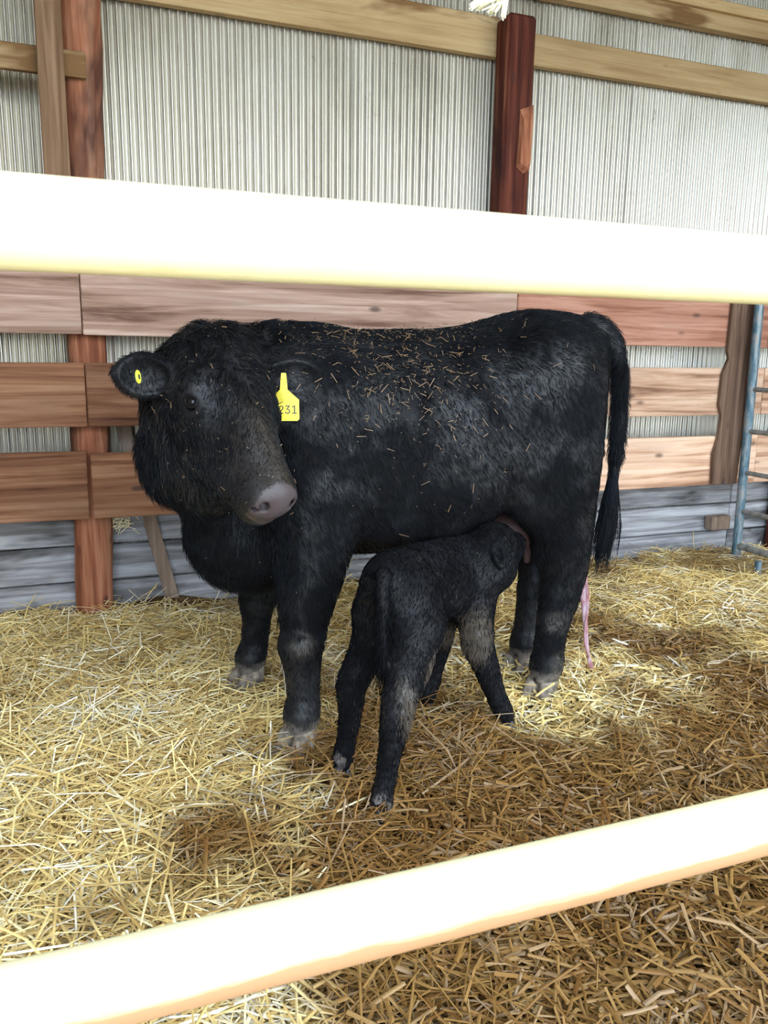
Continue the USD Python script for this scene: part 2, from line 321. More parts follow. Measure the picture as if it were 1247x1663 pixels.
p = thing('leaning_brace', 'thin brown diagonal brace leaning behind the planks beside the left post', 'brace', (0.3, 3.93, 0))
a0, a1 = at_y(284, 985, 3.95), at_y(184, 640, 3.95)
d = (a1 - a0) / np.linalg.norm(a1 - a0); s = np.cross(d, [0, 1, 0])
c8 = [e + s * i * 0.032 + np.array([0, j * 0.02, 0]) for e in (a0 - d * 0.05, a1) for i in (-1, 1) for j in (-1, 1)]
obj('brace_body', trimesh.convex.convex_hull(np.array(c8)), 'brace_dark', p)
p = thing('upright_plank', 'narrow rough timber upright nailed over the planks behind the blue gate pole', 'board', (3.58, 3.72, 0))
prof = [(3.545, 1.75), (3.54, 1.30), (3.555, 1.26), (3.52, 1.17), (3.515, 0.99), (3.54, 0.93), (3.53, 0.79), (3.505, 0.70), (3.515, 0.52), (3.70, 0.515), (3.725, 1.0), (3.75, 1.75)]
from shapely.geometry import Polygon
m = trimesh.creation.extrude_polygon(Polygon(prof), 0.036, engine='earcut')
v = np.array(m.vertices); m.vertices = np.stack([v[:, 0], 3.743 - v[:, 2] * 0.6, v[:, 1]], 1); m.fix_normals()
obj('upright_body', m, 'board_dark', p)
p = thing('wood_block', 'small brown wooden block on the grey plank beside the blue gate pole', 'block', (3.6, 3.93, 0.32))
q0, q1 = at_y(1150, 838, 3.94), at_y(1172, 858, 3.94)
obj('block_body', cbox(q0[0], q0[0] + 0.15, 3.90, 3.97, q1[2], q0[2], 0.006), 'brace_dark', p)

# ------------------------------------------------------------------ pipe gates
mat('gate_white', {'g': ('geometry', {}), 'm': ('mapping', {'scale': (6.0, 30.0, 30.0)}), 'n': ('noise_texture', {'scale': 1.0, 'detail': 6.0, 'roughness': 0.65}),
    'r': ('rgb_ramp', {'ramp': [(0.40, (0.74, 0.655, 0.37)), (0.60, (0.72, 0.62, 0.33)), (0.68, (0.66, 0.49, 0.22)), (0.78, (0.42, 0.22, 0.09))]}),
    'p': ('principled_bsdf', {'roughness': 0.38})}, [('g.position', 'm.vector'), ('m.vector', 'n.vector'), ('n.fac', 'r.fac'), ('r.color', 'p.base_color')])
mat('gate_blue', {'g': ('geometry', {}), 'm': ('mapping', {'scale': (20.0, 20.0, 5.0)}), 'n': ('noise_texture', {'scale': 1.5, 'detail': 6.0, 'roughness': 0.7}),
    'r': ('rgb_ramp', {'ramp': [(0.36, (0.045, 0.085, 0.10)), (0.47, (0.085, 0.15, 0.18)), (0.56, (0.20, 0.23, 0.235)), (0.66, (0.27, 0.235, 0.195))]}),
    'p': ('principled_bsdf', {'roughness': 0.42, 'metallic': 0.25})}, [('g.position', 'm.vector'), ('m.vector', 'n.vector'), ('n.fac', 'r.fac'), ('r.color', 'p.base_color')])
mat('gate_rail_grey', {'g': ('geometry', {}), 'n': ('noise_texture', {'scale': 30.0, 'detail': 5.0}), 'r': ('rgb_ramp', {'ramp': [(0.35, (0.14, 0.13, 0.11)), (0.6, (0.26, 0.25, 0.22))]}),
    'p': ('principled_bsdf', {'roughness': 0.5, 'metallic': 0.3})}, [('g.position', 'n.vector'), ('n.fac', 'r.fac'), ('r.color', 'p.base_color')])
mat('gate_white_rust_bounce', {'g': ('geometry', {}), 'm': ('mapping', {'scale': (6.0, 40.0, 40.0)}), 'n': ('noise_texture', {'scale': 1.0, 'detail': 6.0, 'roughness': 0.65}),
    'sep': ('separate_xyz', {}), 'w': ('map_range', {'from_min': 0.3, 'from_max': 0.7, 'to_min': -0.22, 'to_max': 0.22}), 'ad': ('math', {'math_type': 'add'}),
    'f': ('map_range', {'from_min': 0.24, 'from_max': -0.10, 'to_min': 0.0, 'to_max': 0.9, 'clamp': True}), 'mx': ('mix_color', {'b': (0.30, 0.135, 0.06)}),  # down-facing side: rust plus warm bounce off the straw, painted into the colour
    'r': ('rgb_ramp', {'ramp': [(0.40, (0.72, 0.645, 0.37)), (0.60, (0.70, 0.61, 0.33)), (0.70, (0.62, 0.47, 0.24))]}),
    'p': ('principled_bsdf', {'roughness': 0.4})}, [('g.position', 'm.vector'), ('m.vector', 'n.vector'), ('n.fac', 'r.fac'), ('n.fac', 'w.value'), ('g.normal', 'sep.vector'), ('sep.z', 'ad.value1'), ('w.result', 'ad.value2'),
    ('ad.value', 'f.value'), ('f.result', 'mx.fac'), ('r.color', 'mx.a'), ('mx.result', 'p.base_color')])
GY = 0.5
g = thing('white_pipe_gate', 'white painted pipe gate close to the viewer with two pipes crossing the view', 'gate', (0.4, GY, 0))
def bent(y, z, r, x0, x1, seed):
    xs = np.linspace(x0, x1, 60)
    wob = (meshkit.fbm(np.stack([xs * 2, xs * 0, xs * 0 + seed], 1), 2, seed) - 0.5) * 0.004
    return tube(np.stack([xs, xs * 0 + y, z + wob], 1), r, 28)
obj('gate_rail', bent(GY, 1.335, 0.0255, -0.85, 2.0, 3), 'gate_white', g, smooth=60)
obj('gate_rail', bent(GY, 0.849, 0.0275, -0.85, 2.0, 8), 'gate_white_rust_bounce', g, smooth=60)
for x in (-0.85, 2.0):
    obj('gate_stile', tube([(x, GY, z) for z in np.linspace(0.12, 1.36, 8)], 0.0255, 20), 'gate_white', g, smooth=60)
    obj('gate_foot', tube([(x, GY, z) for z in np.linspace(-0.06, 0.13, 3)], 0.03, 20), 'gate_white', g, smooth=60)

gx0, gy0 = 3.683, 3.70
g = thing('blue_pipe_gate', 'blue-green pipe gate panel standing end-on against the wall at the right', 'gate', (gx0, gy0, 0))
foot, top = at_z(1165, 912, 0.0), at_y(1215, 495, 3.72)
foot = np.array([foot[0], 3.735, -0.05]); top = np.array([top[0] + 0.03, 3.66, 1.72])
foot[1] = 3.68; top[1] = 3.67
obj('gate_stile', tube([foot + (top - foot) * t for t in np.linspace(0, 1, 12)], 0.0265, 18), 'gate_blue', g, smooth=60)
for py, k in ((632, 0), (700, 1), (767, 2), (829, 3), (885, 4)):
    z = at_y(1185, py, gy0)[2]
    t = (z - foot[2]) / (top[2] - foot[2]); s = foot + (top - foot) * t
    r = 0.014 if k < 4 else 0.021
    obj('gate_rail', tube([s + np.array([0.012 * u, -2.3 * u, 0]) for u in np.linspace(0.004, 1, 8)], r, 14), 'gate_rail_grey', g, smooth=60)
q = at_z(1230, 945, 0.0)
obj('gate_leg', tube([(q[0], q[1], -0.06), (q[0], q[1] + 0.01, 0.12)], 0.02, 14), 'gate_blue', g, smooth=60)
e = foot + np.array([0.012, -2.3, 0])
obj('gate_stile', tube([e, e + np.array([0.05, 0, 1.77])], 0.0265, 18), 'gate_blue', g, smooth=60)
# ------------------------------------------------------------------ sculpting: a smooth union of tapered limbs and ellipsoids, meshed as one skin
class Sculpt:
    def __init__(self): self.P = []
    def _add(self, f, lo, hi, k, op): self.P.append((f, np.asarray(lo) , np.asarray(hi), k, op))
    def limb(self, a, b, ra, rb, k=0.03, flat=None, op=1):
        """Tapered capsule; flat=(direction, factor) squeezes it along a direction (factor < 1 makes it thinner there)."""
        a, b = np.asarray(a, float), np.asarray(b, float); ab = b - a; L2 = ab @ ab
        def f(p):
            q = p - a
            t = np.clip(q @ ab / L2, 0, 1); w = q - t[:, None] * ab
            if flat is not None:
                u = np.asarray(flat[0], float); u = u / np.linalg.norm(u); c = w @ u
                w = w + (c * (1 / flat[1] - 1))[:, None] * u
                return (np.linalg.norm(w, axis=1) - (ra + t * (rb - ra))) * min(1, flat[1] ** 0.5)
            return np.linalg.norm(w, axis=1) - (ra + t * (rb - ra))
        r = max(ra, rb) * max(1, flat[1] if flat is not None else 1)
        self._add(f, np.minimum(a, b) - r, np.maximum(a, b) + r, k, op)
    def chain(self, pts, radii, k=0.03, flat=None, step=0.03):
        """A limb swept along a smooth curve through the points, tapering smoothly."""
        from scipy.interpolate import PchipInterpolator
        P = np.asarray(pts, float); t = np.r_[0, np.cumsum(np.linalg.norm(np.diff(P, axis=0), axis=1))]
        u = np.linspace(0, t[-1], max(len(P), int(t[-1] / step) + 2))
        Q = PchipInterpolator(t, P)(u); R = PchipInterpolator(t, np.asarray(radii, float))(u)
        def f(p):
            d = np.full(len(p), 9.0)
            for a, b, ra, rb in zip(Q[:-1], Q[1:], R[:-1], R[1:]):
                ab = b - a; q = p - a; s = np.clip(q @ ab / (ab @ ab), 0, 1)
                e = np.linalg.norm(q - s[:, None] * ab, axis=1) - (ra + s * (rb - ra)); kk = 0.004
                h = np.clip(0.5 + 0.5 * (d - e) / kk, 0, 1); d = d + (e - d) * h - kk * h * (1 - h)
            return d
        self._add(f, (Q - R[:, None]).min(0), (Q + R[:, None]).max(0), k, 1)
    def ell(self, c, r, axes=None, k=0.03, op=1):
        c, r = np.asarray(c, float), np.asarray(r, float); A = np.eye(3) if axes is None else np.asarray(axes, float)
        def f(p):
            q = (p - c) @ A.T
            k0 = np.linalg.norm(q / r, axis=1); k1 = np.linalg.norm(q / r ** 2, axis=1)
            return k0 * (k0 - 1) / np.maximum(k1, 1e-9)
        R = np.sqrt(((A * r[:, None]) ** 2).sum(0))
        self._add(f, c - R, c + R, k, op)
    def trunk(self, st, k=0.06, power=2.25):
        """Stations (x, cy, top, bottom, half width, height share of the widest point): a barrel along x."""
        st = np.asarray(st, float); xs = st[:, 0]
        from scipy.interpolate import PchipInterpolator
        I = PchipInterpolator(xs, st[:, 1:])
        def f(p):
            s = I(np.clip(p[:, 0], xs[0], xs[-1])); cy, top, bot, hw, sh = s.T
            cz = bot + (top - bot) * sh
            hz = np.where(p[:, 2] > cz, top - cz, cz - bot)
            ay, az = np.abs(p[:, 1] - cy) / hw, np.abs(p[:, 2] - cz) / hz
            rr = (ay ** power + az ** power) ** (1 / power)
            d = (rr - 1) * np.minimum(hw, hz) * 0.85
            e = np.maximum(xs[0] - p[:, 0], p[:, 0] - xs[-1])
            return np.where(e > 0, np.sqrt(np.maximum(d, 0) ** 2 + e ** 2) + np.minimum(d, 0) * 0, d)
        hw = st[:, 4].max()
        self._add(f, [xs[0], (st[:, 1]).min() - hw, st[:, 3].min()], [xs[-1], st[:, 1].max() + hw, st[:, 2].max()], k, 1)
    def eval(self, p, far=0.12):
        d = np.full(len(p), 0.5)
        for f, lo, hi, k, op in self.P:
            m = np.nonzero(np.all((p > lo - far - k) & (p < hi + far + k), axis=1))[0]
            if not len(m): continue
            e = f(p[m]); c = d[m]
            if op > 0:
                h = np.clip(0.5 + 0.5 * (c - e) / k, 0, 1); d[m] = c + (e - c) * h - k * h * (1 - h)
            else:
                e = -e; h = np.clip(0.5 - 0.5 * (c - e) / k, 0, 1); d[m] = c + (e - c) * h + k * h * (1 - h)
        return d
    def mesh(self, s=0.007, block=4):
        lo = np.min([q[1] for q in self.P if q[4] > 0], 0) - 0.05; hi = np.max([q[2] for q in self.P if q[4] > 0], 0) + 0.05
        nb = np.ceil((hi - lo) / (s * block)).astype(int)
        c = np.stack(np.meshgrid(*[lo[a] + (np.arange(nb[a]) + 0.5) * s * block for a in range(3)], indexing='ij'), -1).reshape(-1, 3)
        C = self.eval(c, 0.25).reshape(nb)
        near = np.abs(C) < s * block * 2.2
        near = ndimage.binary_dilation(near, iterations=1)
        F = np.repeat(np.repeat(np.repeat(np.where(C < 0, -1.0, 1.0).astype(np.float32), block, 0), block, 1), block, 2)
        bi = np.argwhere(near)
        off = np.stack(np.meshgrid(*[np.arange(block)] * 3, indexing='ij'), -1).reshape(-1, 3)
        for part in np.array_split(bi, max(1, len(bi) // 4000)):
            ix = (part[:, None, :] * block + off).reshape(-1, 3)
            F[ix[:, 0], ix[:, 1], ix[:, 2]] = self.eval(lo + ix * s)
        # surface nets
        S = F < 0
        n = np.array(F.shape) - 1
        cnt = np.zeros(n, np.int8)
        corners = [(a, b, c) for a in (0, 1) for b in (0, 1) for c in (0, 1)]
        for a, b, c2 in corners: cnt += S[a:a + n[0], b:b + n[1], c2:c2 + n[2]]
        act = np.argwhere((cnt > 0) & (cnt < 8))
        idx = np.full(n, -1, np.int32); idx[act[:, 0], act[:, 1], act[:, 2]] = np.arange(len(act))
        vals = np.stack([F[act[:, 0] + a, act[:, 1] + b, act[:, 2] + c2] for a, b, c2 in corners], 1)
        acc = np.zeros((len(act), 3)); num = np.zeros(len(act))
        cr = np.array(corners, float)
        for i in range(8):
            for j in range(i + 1, 8):
                if np.abs(cr[i] - cr[j]).sum() != 1: continue
                m = (vals[:, i] < 0) != (vals[:, j] < 0)
                t = vals[m, i] / (vals[m, i] - vals[m, j])
                acc[m] += cr[i] + t[:, None] * (cr[j] - cr[i]); num[m] += 1
        V = lo + (act + acc / num[:, None]) * s
        Q = []
        for ax in range(3):
            u, w = (ax + 1) % 3, (ax + 2) % 3
            sl0 = [slice(None)] * 3; sl1 = [slice(None)] * 3
            sl0[ax] = slice(0, -1); sl1[ax] = slice(1, None)
            e = S[tuple(sl0)] != S[tuple(sl1)]
            g = np.argwhere(e); g = g[(g[:, u] > 0) & (g[:, w] > 0) & (g[:, u] < n[u]) & (g[:, w] < n[w])]
            inside = S[g[:, 0], g[:, 1], g[:, 2]]
            q = []
            for du, dw in ((-1, -1), (0, -1), (0, 0), (-1, 0)):
                h = g.copy(); h[:, u] += du; h[:, w] += dw; q.append(idx[h[:, 0], h[:, 1], h[:, 2]])
            q = np.stack(q, 1); q[~inside] = q[~inside][:, ::-1]
            Q.append(q)
        Q = np.vstack(Q); Q = Q[(Q >= 0).all(1)]
        for _ in range(2):
            d = self.eval(V); g = self.grad(V, s * 0.5)
            V = V - np.clip(d, -s, s)[:, None] * g
        m = trimesh.Trimesh(V, np.vstack([Q[:, [0, 1, 2]], Q[:, [0, 2, 3]]]), process=False)
        parts = m.split(only_watertight=False)
        return max(parts, key=lambda x: len(x.faces)) if len(parts) > 1 else m
    def grad(self, V, e):
        g = np.stack([self.eval(V + np.eye(3)[a] * e) - self.eval(V - np.eye(3)[a] * e) for a in range(3)], 1)
        return g / np.maximum(np.linalg.norm(g, axis=1), 1e-9)[:, None]
def unit(v): v = np.asarray(v, float); return v / np.linalg.norm(v)
# ------------------------------------------------------------------ the cow's skin
def cow_head_frame():
    hd = math.radians(-69); dip = math.radians(53)
    h = np.array([math.cos(hd), math.sin(hd), 0])
    A = h * math.cos(dip) + np.array([0, 0, -math.sin(dip)])       # poll to muzzle
    N = h * math.sin(dip) + np.array([0, 0, math.cos(dip)])        # out of the forehead
    L = np.array([-h[1], h[0], 0])                                 # towards the cow's left ear (right in the picture)
    return at_y(354, 537, 2.27), A, N, L
HS = 0.97
HP, HA, HN, HL = cow_head_frame()
HAX = np.stack([HL, HA, HN])
def hp(l, u, n): return HP + HL * l + HA * (u * HS) + HN * n
COW = Sculpt()
S_ = COW
S_.trunk([(0.44, 2.63, 1.18, 0.66, 0.12, 0.45), (0.56, 2.63, 1.285, 0.585, 0.215, 0.45), (0.68, 2.63, 1.315, 0.575, 0.255, 0.45), (0.82, 2.63, 1.335, 0.58, 0.30, 0.42), (1.0, 2.62, 1.338, 0.575, 0.335, 0.42),
          (1.16, 2.615, 1.343, 0.585, 0.345, 0.44), (1.30, 2.61, 1.362, 0.63, 0.325, 0.47), (1.42, 2.60, 1.395, 0.73, 0.295, 0.5), (1.53, 2.59, 1.418, 0.79, 0.275, 0.52), (1.66, 2.585, 1.415, 0.80, 0.245, 0.55), (1.74, 2.58, 1.395, 0.84, 0.195, 0.62), (1.80, 2.58, 1.34, 0.98, 0.11, 0.62)])
# neck, brisket, throat
S_.limb((0.66, 2.62, 1.08), (0.40, 2.54, 1.09), 0.25, 0.20, 0.10)
S_.limb((0.40, 2.54, 1.10), (0.345, 2.42, 1.15), 0.19, 0.15, 0.08)
S_.limb((0.62, 2.62, 1.21), (0.44, 2.52, 1.235), 0.09, 0.07, 0.08)
S_.ell(at_y(302, 722, 2.36), (0.122, 0.13, 0.165), None, 0.06)
S_.limb(at_y(315, 750, 2.33), at_y(345, 785, 2.28), 0.11, 0.08, 0.09)
S_.ell((0.50, 2.60, 0.67), (0.19, 0.19, 0.175), None, 0.07)
S_.limb((0.50, 2.58, 0.64), (0.35, 2.48, 0.92), 0.12, 0.11, 0.07)
S_.limb((0.31, 2.40, 1.00), (0.385, 2.50, 0.66), 0.075, 0.055, 0.05)
# shoulder and near fore leg
def leg(pts, radii, k=0.05): S_.chain([np.asarray(p, float) for p in pts], radii, k)
S_.ell((0.70, 2.40, 0.98), (0.17, 0.09, 0.27), None, 0.10)
S_.ell((0.67, 2.40, 0.76), (0.13, 0.08, 0.17), None, 0.08)
leg([(0.69, 2.41, 0.80), (0.67, 2.385, 0.65), (0.645, 2.36, 0.50), (0.63, 2.35, 0.40), (0.622, 2.345, 0.34), (0.625, 2.35, 0.27), (0.628, 2.35, 0.17), (0.622, 2.345, 0.125), (0.612, 2.340, 0.085)],
    [0.13, 0.115, 0.088, 0.070, 0.068, 0.056, 0.051, 0.060, 0.052])
S_.ell((0.612, 2.325, 0.365), (0.058, 0.056, 0.055), None, 0.03)
# far fore leg
S_.ell((0.70, 2.84, 0.98), (0.17, 0.09, 0.27), None, 0.09)
leg([(0.64, 2.82, 0.78), (0.62, 2.845, 0.60), (0.60, 2.87, 0.42), (0.592, 2.88, 0.34), (0.588, 2.885, 0.26), (0.578, 2.885, 0.16), (0.565, 2.88, 0.125), (0.556, 2.879, 0.085)],
    [0.11, 0.095, 0.070, 0.066, 0.053, 0.050, 0.058, 0.052])
# hips, thigh and near hind leg
S_.ell((1.50, 2.37, 1.28), (0.10, 0.06, 0.08), None, 0.10)
S_.ell((1.54, 2.42, 1.02), (0.165, 0.12, 0.31), None, 0.10)
S_.ell((1.52, 2.40, 0.82), (0.13, 0.09, 0.17), None, 0.08)
leg([(1.575, 2.43, 0.92), (1.59, 2.425, 0.76), (1.62, 2.43, 0.60), (1.645, 2.44, 0.47), (1.635, 2.445, 0.38), (1.615, 2.445, 0.27), (1.605, 2.445, 0.17), (1.60, 2.445, 0.125), (1.590, 2.440, 0.085)],
    [0.155, 0.132, 0.105, 0.080, 0.072, 0.060, 0.056, 0.063, 0.054])
S_.chain([(1.66, 2.44, 0.46), (1.675, 2.435, 0.56), (1.685, 2.43, 0.72)], [0.034, 0.034, 0.05], 0.05)
# far hind leg
S_.ell((1.545, 2.74, 1.02), (0.165, 0.12, 0.31), None, 0.09)
leg([(1.60, 2.74, 0.92), (1.635, 2.73, 0.76), (1.68, 2.72, 0.60), (1.705, 2.71, 0.47), (1.69, 2.70, 0.38), (1.67, 2.69, 0.27), (1.655, 2.685, 0.17), (1.645, 2.68, 0.125), (1.632, 2.675, 0.085)],
    [0.155, 0.13, 0.10, 0.076, 0.068, 0.058, 0.054, 0.060, 0.052])
# tail head and tail
S_.chain([(1.79, 2.58, 1.37), (1.85, 2.57, 1.345), (1.892, 2.55, 1.27), (1.91, 2.535, 1.15), (1.912, 2.53, 1.0), (1.908, 2.53, 0.86), (1.895, 2.53, 0.70)], [0.05, 0.045, 0.037, 0.030, 0.025, 0.02, 0.012], 0.03)
# head
S_.ell(hp(0, 0.10, -0.11), (0.140, 0.125, 0.115), HAX, 0.04)
S_.ell(hp(0, 0.14, -0.045), (0.125, 0.15, 0.050), HAX, 0.05)
S_.ell(hp(0.01, 0.02, -0.065), (0.118, 0.060, 0.080), HAX, 0.05)
S_.limb(hp(0, 0.18, -0.09), hp(0, 0.46, -0.085), 0.102, 0.070, 0.05)
S_.limb(hp(0, 0.20, -0.03), hp(0, 0.45, -0.03), 0.054, 0.044, 0.05)
S_.ell(hp(0, 0.485, -0.08), (0.080, 0.066, 0.070), HAX, 0.035)
S_.ell(hp(0, 0.512, -0.060), (0.068, 0.036, 0.050), HAX, 0.03)
for sg in (-1, 1):
    S_.limb(hp(0.062 * sg, 0.15, -0.20), hp(0.040 * sg, 0.41, -0.145), 0.090, 0.052, 0.05)
    S_.ell(hp(0.090 * sg, 0.22, -0.13), (0.045, 0.10, 0.09), HAX, 0.04)
    S_.ell(hp(0.100 * sg, 0.160, -0.050), (0.036, 0.045, 0.036), HAX, 0.03)         # brow
    S_.ell(hp(0.105 * sg, 0.245, -0.068), (0.022, 0.030, 0.030), HAX, 0.03)         # below the eye
    S_.ell(hp(0.126 * sg, 0.200, -0.058), (0.016, 0.021, 0.017), HAX, 0.012, op=-1)   # eye socket
    S_.chain([hp(0.030 * sg, 0.530, -0.030), hp(0.047 * sg, 0.541, -0.048), hp(0.058 * sg, 0.530, -0.070)], [0.012, 0.014, 0.010], 0.01) if False else None
S_.ell(hp(0, 0.50, -0.140), (0.056, 0.045, 0.035), HAX, 0.03)    # lower lip
def ear(base, tip, face, wid):
    e = unit(tip - base); t = unit(face - e * (face @ e)); w = np.cross(e, t)
    L = np.linalg.norm(tip - base); c = base + e * L * 0.47
    S_.limb(base - e * 0.03, base + e * 0.05, 0.040, 0.040, 0.03)
    S_.ell(c, (L * 0.47, wid, 0.028), [e, w, t], 0.025)
    S_.chain([c - e * 0.02, c + e * L * 0.3, tip - e * 0.012], [0.028, 0.022, 0.010], 0.03)
    S_.ell(c + t * 0.028 + e * 0.004, (L * 0.38, wid * 0.76, 0.028), [e, w, t], 0.010, op=-1)
    return e, t, w, c, L
CAMDIR = unit(EYE - HP)
EAR_R = ear(hp(-0.120, 0.090, -0.10), at_y(179, 604, 2.24), unit(CAMDIR + np.array([0.1, 0, -0.05])), 0.064)
EAR_L = ear(hp(0.120, 0.100, -0.10), at_y(527, 602, 2.34), unit(CAMDIR + np.array([0.0, 0, -0.1])), 0.056)
for sg in (-1, 1):
    S_.ell(hp(0.040 * sg, 0.535, -0.046), (0.012, 0.018, 0.015), HAX, 0.006, op=-1)
    S_.ell(hp(0.054 * sg, 0.522, -0.064), (0.011, 0.020, 0.012), HAX, 0.006, op=-1)
# ------------------------------------------------------------------ the calf's skin
CALF = Sculpt()
C_ = CALF
CF = unit([0.76, 0.65, 0])            # the way the calf faces: away from the viewer, to the right, under the cow's flank
CL_ = np.array([-CF[1], CF[0], 0])    # its left
CO = np.array([0.845, 2.09, 0.0])      # under the hips
def cp(f, l, z): return CO + CF * f + CL_ * l + np.array([0, 0, z])
CAX = np.stack([CF, CL_, [0, 0, 1.0]])
# trunk
C_.chain([cp(0.00, 0, 0.59), cp(0.15, 0, 0.565), cp(0.32, 0, 0.525), cp(0.48, 0, 0.505)], [0.09, 0.105, 0.110, 0.100], 0.05)
C_.chain([cp(-0.02, 0, 0.645), cp(0.2, 0, 0.637), cp(0.42, 0, 0.60), cp(0.5, 0, 0.565)], [0.055, 0.05, 0.055, 0.05], 0.05)
C_.ell(cp(-0.02, 0, 0.60), (0.09, 0.092, 0.095), CAX, 0.05)
C_.ell(cp(0.46, 0, 0.48), (0.10, 0.085, 0.115), CAX, 0.05)
for sg in (-1, 1):
    C_.ell(cp(0.01, 0.060 * sg, 0.50), (0.10, 0.055, 0.14), CAX, 0.04)
    C_.ell(cp(0.44, 0.07 * sg, 0.46), (0.08, 0.05, 0.12), CAX, 0.04)
# hind legs (right one nearest the viewer)
C_.chain([cp(0.01, -0.06, 0.50), at_y(676, 1030, 1.99), at_y(660, 1095, 1.95), at_y(645, 1150, 1.905), at_y(636, 1205, 1.90), at_y(626, 1265, 1.90), at_y(620, 1298, 1.90), at_y(619, 1316, 1.895)],
         [0.085, 0.070, 0.055, 0.045, 0.034, 0.028, 0.031, 0.028], 0.04)
C_.chain([cp(0.0, 0.06, 0.50), at_y(607, 1035, 2.14), at_y(583, 1085, 2.14), at_y(570, 1120, 2.135), at_y(568, 1165, 2.14), at_y(562, 1205, 2.15), at_y(557, 1228, 2.15), at_y(555, 1244, 2.15)],
         [0.08, 0.062, 0.050, 0.043, 0.033, 0.029, 0.031, 0.028], 0.04)
# fore legs: right one braced outwards, left one behind
C_.chain([cp(0.42, -0.06, 0.46), at_y(770, 985, 2.30), at_y(776, 1040, 2.28), at_y(788, 1080, 2.27), at_y(802, 1120, 2.26), at_y(816, 1152, 2.26), at_y(822, 1164, 2.255)],
         [0.085, 0.066, 0.052, 0.043, 0.034, 0.033, 0.028], 0.04)
C_.chain([cp(0.42, 0.06, 0.46), at_y(706, 1030, 2.47), at_y(700, 1070, 2.49), at_y(698, 1100, 2.50), at_y(692, 1125, 2.505), at_y(689, 1138, 2.505)],
         [0.08, 0.065, 0.052, 0.040, 0.038, 0.031], 0.04)
# neck and head reaching up to the udder
C_.chain([cp(0.44, 0, 0.52), at_y(780, 905, 2.34), at_y(800, 885, 2.33)], [0.105, 0.088, 0.075], 0.05)
KH = at_y(796, 866, 2.31)                                # poll
KA = unit(at_y(846, 848, 2.52) - KH)                     # poll to muzzle
KN = np.array([-0.35, -0.1, 0.9]); KN = unit(KN - KA * (KA @ KN))
KL = np.cross(KN, KA); KL = KL if KL[0] < 0 else -KL
KAX = np.stack([KL, KA, KN])
def kp(l, u, n): return KH + KL * l + KA * u + KN * n
C_.ell(kp(0, 0.03, -0.045), (0.066, 0.08, 0.062), KAX, 0.03)
C_.limb(kp(0, 0.06, -0.05), kp(0, 0.19, -0.065), 0.056, 0.042, 0.03)
C_.ell(kp(0, 0.21, -0.062), (0.043, 0.035, 0.038), KAX, 0.02)
C_.limb(kp(0, 0.05, -0.115), kp(0, 0.18, -0.095), 0.056, 0.035, 0.03)
C_.limb(kp(0, 0.0, -0.13), cp(0.50, 0, 0.50), 0.06, 0.07, 0.05)
def calf_ear(base, tip, wid, face):
    e = unit(tip - base); t = unit(face - e * (face @ e)); w = np.cross(e, t); L = np.linalg.norm(tip - base); c = base + e * L * 0.5
    C_.ell(c, (L * 0.55, wid, 0.016), [e, w, t], 0.015)
    C_.ell(c + t * 0.016, (L * 0.4, wid * 0.7, 0.014), [e, w, t], 0.008, op=-1)
calf_ear(at_y(806, 882, 2.265), at_y(815, 922, 2.20), 0.022, unit([-0.3, -0.9, 0.1]))
calf_ear(at_y(790, 866, 2.36), at_y(762, 868, 2.42), 0.028, unit([-0.5, -0.6, 0.1]))
# tail
C_.chain([cp(-0.09, 0.0, 0.645), at_y(622, 935, 1.985), at_y(621, 990, 1.965), at_y(622, 1045, 1.965), at_y(624, 1090, 1.97)], [0.024, 0.019, 0.015, 0.013, 0.010], 0.02)
# ------------------------------------------------------------------ hide, hair and the parts of both animals
for hide_, sp_hi in (('hide', 0.46), ('hide_wet', 0.26)): mat(hide_, {'a': ('attribute', {'attribute': 'tint'}), 'bw': ('rgb_to_bw', {}), 'g': ('geometry', {}), 'n': ('noise_texture', {'scale': 160.0, 'detail': 3.0}),
    'ro': ('map_range', {'from_min': 0.03, 'from_max': 0.10, 'to_min': 0.5, 'to_max': 0.22, 'clamp': True}), 'b': ('bump', {'strength': 0.35, 'distance': 0.002}),
    'sp': ('map_range', {'from_min': 0.012, 'from_max': 0.03, 'to_min': 0.0, 'to_max': 0.5, 'clamp': True}), 'ns': ('noise_texture', {'scale': 5.5, 'detail': 3.0}), 'sl': ('map_range', {'from_min': 0.42, 'from_max': 0.64, 'to_min': 0.05, 'to_max': sp_hi, 'clamp': True}), 'mxs': ('math', {'math_type': 'maximum'}), 'p': ('principled_bsdf', {})},
    [('a.color', 'p.base_color'), ('a.color', 'bw.color'), ('bw.val', 'ro.value'), ('bw.val', 'sp.value'), ('g.position', 'ns.vector'), ('ns.fac', 'sl.value'), ('sp.result', 'mxs.value1'), ('sl.result', 'mxs.value2'), ('mxs.value', 'p.specular_ior_level'), ('ro.result', 'p.roughness'), ('g.position', 'n.vector'), ('n.fac', 'b.height'), ('b.normal', 'p.normal')])
def hair_mat(name, c0, c1, rough=0.42, spec=0.5, sheen=0.5):
    mat(name, {'h': ('hair_info', {}), 'g': ('geometry', {}), 'n': ('noise_texture', {'scale': 7.0, 'detail': 3.0}), 'mf': ('mix_float', {'fac': 0.5}), 'mx': ('mix_color', {'a': c0, 'b': c1}),
        'p': ('principled_bsdf', {'roughness': rough, 'specular_ior_level': spec, 'specular_tint': (0.66, 0.84, 1.0)}), 'd': ('diffuse_bsdf', {}), 'ms': ('mix_closure', {'fac': sheen})},
        [('g.position', 'n.vector'), ('g.random_per_island', 'mf.a'), ('n.fac', 'mf.b'), ('mf.result', 'mx.fac'), ('mx.result', 'p.base_color'), ('mx.result', 'd.color'), ('d.BSDF', 'ms.closure1'), ('p.BSDF', 'ms.closure2')], surface='ms.closure')
